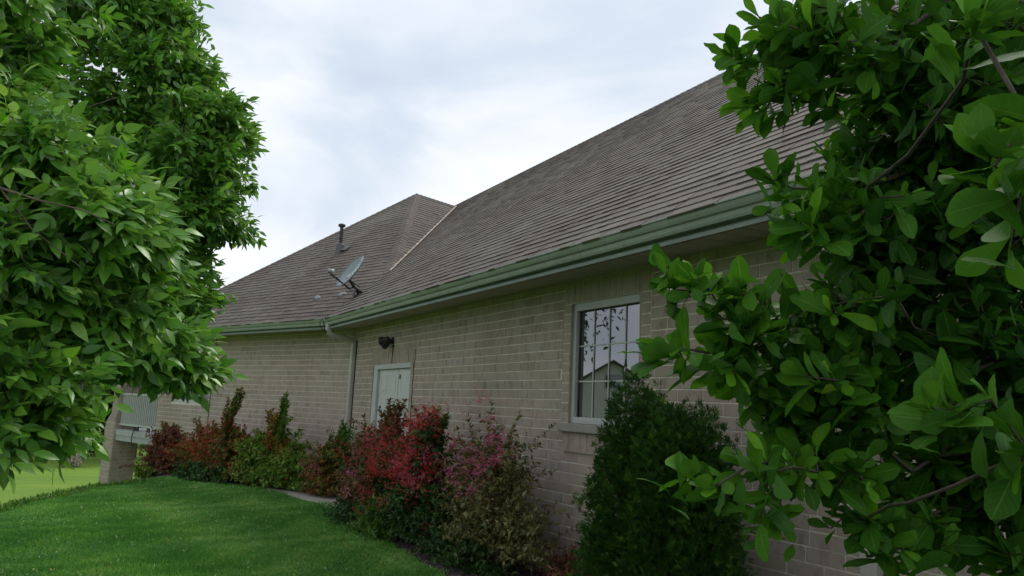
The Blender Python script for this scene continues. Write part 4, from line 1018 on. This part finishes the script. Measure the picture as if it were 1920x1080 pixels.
# ------------------------------------------------------------------ arborvitae
def arborvitae():
    c0 = w1(4.18, .66, 0); c0[2] = 0
    t_ = thing('arborvitae', 'dark green rounded arborvitae standing below the window beside the wall', 'shrub', c0)
    k = MB(); 
    for dx, h_ in ((.18, 1.7), (-.22, 1.5), (0, 1.2)): k.tube([c0-UP*.05, c0+d1*dx*.6+UP*h_*.5, c0+d1*dx+UP*h_], [.05, .03, .008], 7)
    kid(k.build('trunk', M['bark']), t_)
    lobes = [(.24, .05, .75, .42, .85, .42), (-.30, .05, .70, .42, .80, .40), (.42, .08, .40, .36, .46, .36), (-.44, .0, .38, .38, .46, .36), (0, -.08, .50, .48, .6, .44), (.22, .12, 1.45, .20, .44, .24), (.05, .10, 1.25, .26, .45, .28), (-.30, .10, 1.22, .30, .42, .30), (-.46, .06, 1.22, .27, .46, .28), (-.66, .10, .80, .18, .42, .24), (.42, .1, 1.0, .22, .40, .26)]
    P, D, Nn = [], [], []
    for (a_, o_, z_, r_, hz, rd) in lobes:
        n = int(11000*r_*hz); v_ = rng.normal(size=(n, 3)); v_ /= np.linalg.norm(v_, axis=1, keepdims=True); rr = rng.random(n)**.22
        lump = 1+.15*np.sin(v_[:, 0]*7+a_*5)*np.sin(v_[:, 2]*8+z_*4)+.08*np.sin(v_[:, 1]*17+v_[:, 2]*13)
        q_ = c0+d1*a_*.80-n1*o_+UP*z_+(v_[:, :1]*d1*r_*.84+v_[:, 1:2]*n1*rd+v_[:, 2:]*UP*hz)*(rr*lump)[:, None]
        P.append(q_); D.append(v_[:, :1]*d1+v_[:, 1:2]*n1+UP*(.7+v_[:, 2:]*.5)+rng.normal(size=(n, 3))*.22)
    P = np.concatenate(P); D = np.concatenate(D); ok = (P[:, 2] > .02) & (((P-p1)@n1) < -.02); P, D = P[ok], D[ok]; n = len(P)
    kid(instance(FROND, P, D, rng.normal(size=(n, 3)), rng.uniform(.035, .075, n), np.clip(rng.normal(.45, .25, n), 0, 1), 'crown', M['arbor']), t_)
arborvitae()

# ------------------------------------------------------------------ bed shrubs
def shrub(name, label, cat, base, rx, ry, h, nst, leafm, lsz, spc, shoots=(), flowers=None, tm=SMALL, low=.12, lean=(0, 0), lopen=1.0, group=None, rbias=None, stemr=.004, axis=d1, ox=n1):
    base = np.asarray(base, float).copy(); base[2] = float(gh(base[0], base[1]))+.01
    t_ = thing(name, label, cat, base, group); mb = MB(); P, D, R = [], [], []; tipl = []
    def stem(tip, r_=stemr):
        b0 = base+axis*rng.uniform(-.12, .12)*rx*1.5+ox*rng.uniform(-.12, .12)*ry*1.5; L = np.linalg.norm(tip-b0)
        c_ = b0+(tip-b0)*.5+UP*L*.12+rng.normal(size=3)*.04; c_[:2] = c_[:2]*.75+b0[:2]*.25
        pts = [(1-t)**2*b0+2*t*(1-t)*c_+t*t*tip for t in np.linspace(0, 1, 7)]
        mb.tube(pts, list(np.linspace(r_, .0012, 7)), 4, cap=False); return pts
    def dress(pts, dens=1.0, from_=.3, rb=0):
        Q = np.array(pts); seg = np.linalg.norm(np.diff(Q, axis=0), axis=1); L = seg.sum(); n = int(L/spc*dens); cu_ = np.concatenate([[0], np.cumsum(seg)])/L
        for t in np.linspace(from_, 1, max(n, 2)):
            q_ = np.array([np.interp(t, cu_, Q[:, i]) for i in range(3)]); i_ = min(5, int(t*6)); ax = Q[i_+1]-Q[i_]; ax = ax/(np.linalg.norm(ax)+1e-9)
            for sg in (1, -1):
                if rng.random() > lopen: continue
                s_ = rng.normal(size=3); s_ -= ax*(s_@ax); s_ /= np.linalg.norm(s_)+1e-9; P.append(q_); D.append(ax*.5+s_*.9+V(0, 0, .1)); R.append(np.clip(rng.normal(.45, .24)+rb, 0, 1))
    lob = [(rng.uniform(-.85, .85), rng.uniform(-.5, .5), rng.uniform(.34, .80)-.12, rng.uniform(.26, .46)) for _ in range(12)]+[(q_*.8, rng.uniform(-.2, .2), .78-.22*q_*q_, .30) for q_ in (-.9, -.45, 0, .45, .9)]+[(-.95, 0, .32, .32), (.95, 0, .32, .32), (0, -.5, .22, .5), (-.5, -.4, .2, .4), (.5, -.4, .2, .4)]
    for k in range(nst):
        v_ = rng.normal(size=3); v_ /= np.linalg.norm(v_); r_ = rng.random()**.35; lb = lob[int(rng.integers(0, len(lob)))]; a_, b_ = (lb[0]+v_[0]*r_*lb[3])*rx*1.12, (lb[1]+v_[1]*r_*lb[3]*1.3)*ry; z_ = max(low, lb[2]+v_[2]*r_*lb[3]*.75)*h*(1-.30*min(1.3, (a_/rx)**2))
        wsp = (rng.random() < .13)*rng.uniform(.08, .26); tip = base+axis*(a_+lean[0]*z_/h+wsp*np.sign(a_)*.8)+ox*(b_+lean[1]*z_/h-wsp*.3)+UP*(z_+wsp*.5*(z_/h > .55)); pts = stem(tip); dress(pts, from_=.35); tipl.append(tip)
        for j in range(3):     # side twigs
            i_ = int(rng.integers(3, 6)); q_ = pts[i_]; e_ = q_+(tip-base)/np.linalg.norm(tip-base)*rng.uniform(.03, .12)+rng.normal(size=3)*V(.13, .13, .06); 
            if e_[2] < .03: e_[2] = .03
            sub = [q_+(e_-q_)*t for t in np.linspace(0, 1, 7)]; mb.tube(sub, .0014, 3, cap=False); dress(sub, from_=.1, dens=1.2); tipl.append(e_)
    for (a_, b_, z_, w_, rb) in shoots:
        for k in range(6):
            tip = base+axis*(a_+rng.normal()*w_*1.1)+ox*(b_+rng.normal()*.05)+UP*(z_*rng.uniform(.74, 1.0)); pts = stem(tip); dress(pts, 1.3, .5, rb); tipl.append(tip)
    kid(mb.build('stem', M['twig']), t_)
    n = len(P); P = np.array(P); D = np.array(D); ok = ((P-p1)@n1 < -.015) & ((P-Pc)@n2 < -.015) | ((P-p1)@n1 > .6); P, D, R = P[ok], D[ok], np.array(R)[ok]; n = len(P)
    kid(instance(tm, P, D, rng.normal(size=(n, 3))*.6+UP*.8, lsz*rng.uniform(.6, 1.25, n), R, 'foliage', leafm), t_)
    tipl = np.array(tipl)
    for (mat, cl_, each, sz_, pred, spread) in (flowers or []):
        push = -ox*.11+UP*.03
        S = tipl-base; sel = [i for i in range(len(tipl)) if S[i]@ox < .12 and pred((S[i]@axis)/rx, (S[i]@ox)/ry, S[i][2]/h)]
        if not sel: continue
        pk = rng.choice(sel, cl_); c_ = tipl[pk]+(EYE-tipl[pk])/np.linalg.norm(EYE-tipl[pk], axis=1, keepdims=True)*.0
        Pf = np.repeat(c_, each, 0)+rng.normal(size=(cl_*each, 3))*spread+push; Df = rng.normal(size=(cl_*each, 3))*.7-ox*.6+UP*.3
        kid(instance(FLOW, Pf, Df, rng.normal(size=Pf.shape), sz_*rng.uniform(.7, 1.2, len(Pf)), np.repeat(rng.random(cl_)*.45, each)+rng.random(len(Pf))*.55, 'blossom', mat), t_)
    return t_
B1 = lambda s, o: w1(s, o, 0)
B2 = lambda s, o: w2(s, o, 0)
def S2(*a, **k): return shrub(*a, axis=d2, ox=n2, **k)
front = lambda lo, hi, zl, zh: (lambda x, y, z: lo < x < hi and zl < z < zh)
S2('barberry', 'small dark purple-leaved shrub at the far left end of the bed', 'shrub', B2(4.75, .95), .72, .45, 1.05, 230, M['barberry'], .060, .026, shoots=[(.30, 0, 1.12, .15, .5), (-.1, 0, 1.15, .1, .3)], flowers=[(M['fl_rust'], 10, 10, .032, front(.2, 1.2, .5, 1), .05)])
S2('spirea', 'rust-red and green shrub with two tall leafy shoots, second from the far end', 'shrub', B2(2.9, .85), 1.25, .55, 1.2, 380, M['spirea_red'], .064, .028, shoots=[(-.62, -.2, 1.72, .07, .1), (-.90, -.2, 1.82, .06, -.3)],
   flowers=[(M['fl_rust'], 60, 26, .040, front(-.2, 1.3, .3, .8), .07), (M['fl_red'], 16, 12, .034, front(-1, 1, .4, .9), .05)])
S2('spirea', 'yellow-green shrub with reddish tips and a tall leafy shoot before the downspout wall', 'shrub', B2(1.1, .80), 1.02, .5, 1.2, 320, M['yellowgreen'], .066, .028, shoots=[(-.62, -.15, 1.68, .08, -.2), (-.15, -.15, 1.50, .12, .6)],
   flowers=[(M['fl_rust'], 50, 11, .034, front(-1.5, 1.3, .45, 1.2), .06)])
shrub('weigela', 'low shrub sprinkled with pale pink blossom in the inner corner of the house', 'shrub', B1(12.9, .55), .36, .26, .95, 150, M['spirea_red'], .060, .028, shoots=[(-.1, .1, 1.05, .15, -.2)],
   flowers=[(M['fl_pink'], 26, 10, .034, front(-1.5, 1.5, .35, 1.2), .05)])
shrub('perennial_clump', 'fresh light green clump growing at the foot of the downspout', 'plant', B1(12.95, .30), .26, .2, 1.30, 90, M['brightgreen'], .08, .026, tm=NARROW)
shrub('weigela', 'tall bronze-brown weigela growing in front of the door', 'shrub', B1(10.3, .48), .95, .45, 1.60, 420, M['weigela_brown'], .058, .024, shoots=[(-.35, 0, 1.66, .24, .1)],
      flowers=[(M['fl_red'], 60, 14, .036, front(-1.3, .4, .40, 1.2), .06), (M['fl_pink'], 60, 14, .040, front(-1.2, 1.2, .2, 1.1), .05)])
shrub('weigela', 'large weigela covered in bright red blossom, in the middle of the bed', 'shrub', B1(8.65, .62), .92, .46, 1.62, 460, M['darkgreen'], .064, .026, shoots=[(-.45, .1, 1.60, .10, .9)],
      flowers=[(M['fl_red'], 165, 20, .046, front(-1.0, 1.2, .42, .95), .062), (M['fl_red'], 55, 22, .044, front(-1, 1, .08, .5), .05), (M['fl_red'], 30, 12, .036, front(-1.3, -.1, .75, 1.1), .05), (M['fl_pink'], 45, 14, .040, front(-1.3, .2, .4, 1.0), .05)])
shrub('weigela', 'sparse olive-brown weigela with bare stems and a few pink blossoms beside the arborvitae', 'shrub', B1(6.95, .55), .88, .42, 1.60, 260, M['weigela_olive'], .054, .028, lopen=.5, low=.25, stemr=.006, shoots=[(-.25, 0, 1.56, .16, 0)],
      flowers=[(M['fl_pink'], 22, 18, .042, front(-1.1, -.1, .6, 1.2), .04), (M['fl_pink'], 40, 16, .042, front(-.4, 1.2, .4, 1), .05), (M['fl_red'], 12, 10, .030, front(-.5, .9, .4, .8), .05)])
shrub('fern_clump', 'low fresh green clump at the bed edge below the red weigela', 'plant', B1(9.0, .88), .35, .16, .40, 80, M['brightgreen'], .075, .030, tm=NARROW)
shrub('weed_clump', 'grassy green tuft at the bed edge near the concrete landing', 'plant', B1(10.3, .76), .36, .16, .28, 120, M['darkgreen'], .08, .030, tm=NARROW)
shrub('weed_clump', 'low dark leafy clump beneath the sparse weigela', 'plant', B1(7.2, .70), .65, .22, .30, 110, M['darkgreen'], .055, .030)
S2('weed_clump', 'low green leafy clump under the rust-red shrub', 'plant', B2(2.8, 1.30), .9, .18, .30, 90, M['darkgreen'], .060, .030)
S2('weed_clump', 'low trailing plant at the left tip of the far bed', 'plant', B2(5.15, 1.2), .35, .15, .16, 40, M['yellowgreen'], .055, .030)
shrub('weed_clump', 'small dry reddish plant between the sparse weigela and the arborvitae', 'plant', B1(5.75, .35), .25, .2, .45, 40, M['barberry'], .045, .030)

# ------------------------------------------------------------------ lawn blades
def lawn():
    n = 620000
    # density follows distance from the eye
    r_ = 5.6+(19-5.6)*rng.random(n)**.85; a_ = rng.uniform(math.radians(-37), math.radians(14), n); x = r_*np.sin(a_); y = r_*np.cos(a_)
    out1 = -((np.stack([x, y], -1)-p1[:2])@n1[:2]); s_1 = (np.stack([x, y], -1)-p1[:2])@d1[:2]
    out2 = -((np.stack([x, y], -1)-Pc[:2])@n2[:2]); s_2 = (np.stack([x, y], -1)-Pc[:2])@d2[:2]
    e1_, e2_ = np.array(edge1), np.array(edge2)
    wob_ = .04*np.sin(s_1*7)+.03*np.sin(s_1*17)
    ok1 = out1 > np.interp(s_1, list(e1_[:, 0])+[13.0, 14.2, 14.7], list(e1_[:, 1])+[1.10, 1.2, .9])-.03+wob_
    ok2 = out2 > np.interp(s_2, e2_[:, 0], e2_[:, 1], left=-9, right=-9)-.02+wob_
    ok = ok1 & ok2 & (crest_d(x, y) < 2.2)
    x, y = x[ok], y[ok]; n = len(x); z = gh(x, y); r_ = np.hypot(x, y)
    H = rng.uniform(.022, .05, n)*(1+.35*np.sin(x*2.1+np.cos(y*1.7)*2)); w = .0022+.00038*r_; an = rng.uniform(0, 2*np.pi, n); ln = rng.normal(size=(n, 2))*.012
    dx, dy = np.cos(an)*w, np.sin(an)*w
    VV = np.empty((n, 4, 3)); b = np.stack([x, y, z-.004], -1)
    VV[:, 0] = b-np.stack([dx, dy, 0*dx], -1); VV[:, 1] = b+np.stack([dx, dy, 0*dx], -1)
    VV[:, 2] = b+np.stack([dx*.5+ln[:, 0]*.6, dy*.5+ln[:, 1]*.6, H*.65], -1); VV[:, 3] = b+np.stack([ln[:, 0]*1.5-dx*.2, ln[:, 1]*1.5-dy*.2, H], -1)
    F_ = np.array([[0, 1, 2, 3]])[None]+(np.arange(n)*4)[:, None, None]
    patch = .5+.20*np.sin(x*1.3+2*np.sin(y*.8))*np.cos(y*1.1)+.12*np.sin(x*3.7+y*2.9)+.13*np.sin(x*7.1-y*4.3+2*np.sin(y*3.1))+.10*np.sin(x*13+y*9.7)*np.sin(y*11-x*6)
    rn = np.clip(rng.normal(0, .17, n)+patch, 0, .96); rn[rng.random(n) < .006] = 1
    return np_mesh('grass', VV.reshape(-1, 3), F_.reshape(-1, 4), M['blade'], attrs={'rnd': np.repeat(rn, 4)})
tag(lawn(), 'dense mown dark green grass of the near lawn', 'grass', kind='stuff')
def litter():
    n = 420; r_ = rng.uniform(6.5, 15, n); a_ = rng.uniform(math.radians(-34), math.radians(-8), n); x = r_*np.sin(a_); y = r_*np.cos(a_)
    ok = (-((np.stack([x, y], -1)-p1[:2])@n1[:2]) > 1.2) & (crest_d(x, y) < 0); x, y = x[ok], y[ok]; n = len(x)
    P = np.stack([x, y, gh(x, y)+.035], -1); D = rng.normal(size=(n, 3))*V(1, 1, .25)
    return instance(SMALL, P, D, rng.normal(size=(n, 3))*.4+UP, rng.uniform(.02, .05, n), rrnd(n), 'fallen_leaves', M['yellowgreen'])
tag(litter(), 'small pale leaves fallen on the near lawn', 'fallen leaves', kind='stuff')
def tufts():     # longer pale growth over the crest
    n = 9000; t_ = rng.random(n); x = rng.uniform(-9.0, -6.0, n); y = rng.uniform(8.5, 14.5, n); c_ = crest_d(x, y); ok = (c_ > -.1) & (c_ < 1.6); x, y = x[ok], y[ok]; n = len(x)
    P = np.stack([x, y, gh(x, y)], -1); D = rng.normal(size=(n, 3))*.6+UP
    return instance(NARROW, P, D, rng.normal(size=(n, 3)), rng.uniform(.05, .14, n), rrnd(n), 'ground_cover', M['brightgreen'])
tag(tufts(), 'loose yellow-green weeds over the brow of the lawn at the left', 'ground cover', kind='stuff')

# ------------------------------------------------------------------ background trees and shrubs beyond the lower lawn, neighbours
def simple_tree(name, label, x, y, h, r_, nl, lsz, group, mat=None, trunk_h=.25, flat=1.0):
    z0 = float(gh(x, y)); b_ = V(x, y, z0); t_ = thing(name, label, 'tree', b_, group); cl_ = []
    for k in range(14):
        v_ = rng.normal(size=3); v_ /= np.linalg.norm(v_); c_ = b_+UP*h*(trunk_h+(1-trunk_h)*.5)+v_*V(r_, r_, h*(1-trunk_h)*.5)*.6; rr = r_*rng.uniform(.30, .55)
        cl_.append(in_blob(c_, np.eye(3)*rr*V(1, 1, .8), nl//14, .3))
    P = np.concatenate(cl_); P = P[P[:, 2] > z0+.1]; nT = P[rng.choice(len(P), 60)]
    nd, par, ch, rad, tips = grow([b_-UP*.2, b_+UP*h*.25, b_+UP*h*.6, b_+UP*h*.85], nT, jit=.1, seg=1.2, rmin=.02, trunk_r=h*.022)
    kid(wood(nd, par, ch, rad).build('trunk', M['bark'], smooth=True), t_); n = len(P)
    kid(instance(SMALL, P, rng.normal(size=(n, 3)), rng.normal(size=(n, 3))*.5+UP, lsz*rng.uniform(.6, 1.3, n), rrnd(n), 'crown', mat or M['farleaf']), t_); return t_
bg_trees = [(-21, 44, 9, 4.5, 'round leafy tree at the far side of the lower lawn, right of the others'), (-30, 47, 11, 5.5, 'tall leafy tree beyond the lower lawn'), (-38, 40, 10, 5, 'broad leafy tree left beyond the lower lawn'), (-15, 50, 8, 4.5, 'low leafy tree seen under the porch deck'), (-9, 56, 9, 5, 'leafy tree hidden behind the house end')]
for (x, y, h, r_, lb) in bg_trees: simple_tree('distant_tree', lb, x, y, h, r_, 7000, .42, 'trees beyond the lower lawn', trunk_h=.05)
simple_tree('side_tree', 'large leafy tree standing outside the view on the left, mirrored in the window', -14.0, 16.3, 10.5, 4.2, 4600, .20, 'trees beside the yard', trunk_h=.46)
simple_tree('side_tree', 'leafy tree farther left, its boughs mirrored in the window glass', -26, 13.5, 11, 4.2, 5000, .24, 'trees beside the yard', trunk_h=.3)
def mound(name, label, x, y, r_, h, mat, cat='shrub', n=1500, lsz=.10, blossom=None):
    z0 = float(gh(x, y)); b_ = V(x, y, z0); t_ = thing(name, label, cat, b_); P = in_blob(b_+UP*h*.45, [V(r_, 0, 0), V(0, r_, 0), V(0, 0, h*.55)], n, .3); P = P[P[:, 2] > z0]; m2 = len(P)
    k = MB()
    for i in range(9): q_ = P[i]; k.tube([b_-UP*.05, (b_+q_)/2+UP*.1, q_], [.03, .02, .006], 5)
    kid(k.build('stem', M['bark']), t_); kid(instance(SMALL, P, rng.normal(size=(m2, 3)), rng.normal(size=(m2, 3))*.5+UP, lsz*rng.uniform(.6, 1.3, m2), rrnd(m2), 'foliage', mat), t_)
q_ = at(132, 880, 36); mound('blossom_shrub', 'pale pink-white flowering shrub on the lower lawn, left of the pillar', q_[0], q_[1], .55, .85, M['pinkwhite'], n=1200, lsz=.10)
q_ = at(262, 828, 50); mound('bush', 'dark green bush on the lower lawn seen under the porch deck', q_[0], q_[1]+2, 2.6, 2.2, M['farleaf'], n=2500, lsz=.2)
q_ = at(168, 800, 44); mound('bush', 'dark green bush left of the brick pillar', q_[0], q_[1], 1.9, 4.6, M['farleaf'], n=4500, lsz=.2)
q_ = at(40, 800, 46); mound('bush', 'tall dark green bush farther left on the lower lawn', q_[0], q_[1], 3.0, 4.2, M['farleaf'], n=5000, lsz=.22)

def gabled(name, label, c_, ax, w_, dpt_, hw, hr, wallm, roofm, win=True):
    c_ = np.asarray(c_, float); ax = np.asarray(ax, float)/np.linalg.norm(ax); bx_ = V(-ax[1], ax[0], 0); t_ = thing(name, label, 'house', c_)
    A_ = c_-ax*w_/2; mb = MB(); P = [A_, A_+ax*w_, A_+ax*w_+bx_*dpt_, A_+bx_*dpt_]; Q = [q+UP*hw for q in P]; R_ = [(Q[0]+Q[1])/2+UP*hr, (Q[2]+Q[3])/2+UP*hr]
    mb.add(P+Q+R_, [[0, 1, 5, 8, 4], [1, 2, 6, 5], [2, 3, 7, 9, 6], [3, 0, 4, 7]]); 
    nrow = int((hw+hr)/.2)
    for k in range(1, nrow):
        z = k*.2; hwid = w_/2 if z < hw else w_/2*(1-(z-hw)/hr)
        if hwid > .15: mb.box(c_-ax*hwid+UP*z-bx_*.015, ax*2*hwid, bx_*.012, UP*.02)
    kid(mb.build('wall', wallm), t_)
    rf = MB(); ov = .35
    for sg in (0, 1):
        q0 = (Q[0]-ax*ov-UP*(ov*hr/(w_/2))) if sg == 0 else (Q[1]+ax*ov-UP*(ov*hr/(w_/2)))
        e_ = q0-bx_*ov+UP*.03; f_ = R_[0]-bx_*ov+UP*.03; rf.add([e_, f_, f_+bx_*(dpt_+2*ov), e_+bx_*(dpt_+2*ov), e_+UP*.12, f_+UP*.12, f_+bx_*(dpt_+2*ov)+UP*.12, e_+bx_*(dpt_+2*ov)+UP*.12], [[0, 1, 2, 3], [4, 7, 6, 5], [0, 4, 5, 1], [3, 2, 6, 7], [0, 3, 7, 4]])
    kid(rf.build('roof', roofm), t_)
    for dx in ((-.22, .22) if w_ > 5 else (0,)):
        wm = MB(); q0 = c_+ax*(dx*w_-.6)+UP*1.1-bx_*.05; wm.box(q0, ax*1.2, bx_*.04, UP*1.4); wo_ = kid(wm.build('window', M['white']), t_)
        gm = MB()
        for i in range(2):
            for j in range(2): gm.box(q0+ax*(.08+i*.54)+UP*(.08+j*.64)-bx_*.008, ax*.5, bx_*.006, UP*.58)
        kid(gm.build('pane', M['glass']), wo_)
    wm = MB(); q0 = c_+ax*-.5+UP*(hw+.05)-bx_*.05; wm.box(q0, ax*1.0, bx_*.04, UP*.9); wo_ = kid(wm.build('window', M['white']), t_)
    gm = MB()
    for i in range(2):
        for j in range(2): gm.box(q0+ax*(.08+i*.44)+UP*(.08+j*.40)-bx_*.008, ax*.4, bx_*.006, UP*.34)
    kid(gm.build('pane', M['glass']), wo_)
    return t_
gx, gy = -35.2, 23.6
mound('bush', 'wide dark green hedge in front of the white gabled house', -30, 21.4, 3.2, 3.4, M['farleaf'], n=4000, lsz=.15)
gabled('neighbour_house', 'white gabled house across the yard, seen mirrored in the window', (gx, gy, float(gh(gx, gy))), (.42, .90, 0), 5.6, 8, 5.2, 1.7, M['whitewall'], M['ridge'])
gabled('neighbour_house', 'pale pinkish sided house glimpsed through the magnolia at the right edge', (14.0, 15.0, 0), (.9, -.35, 0), 11, 8, 3.6, 3.0, M['siding'], M['shingle'])
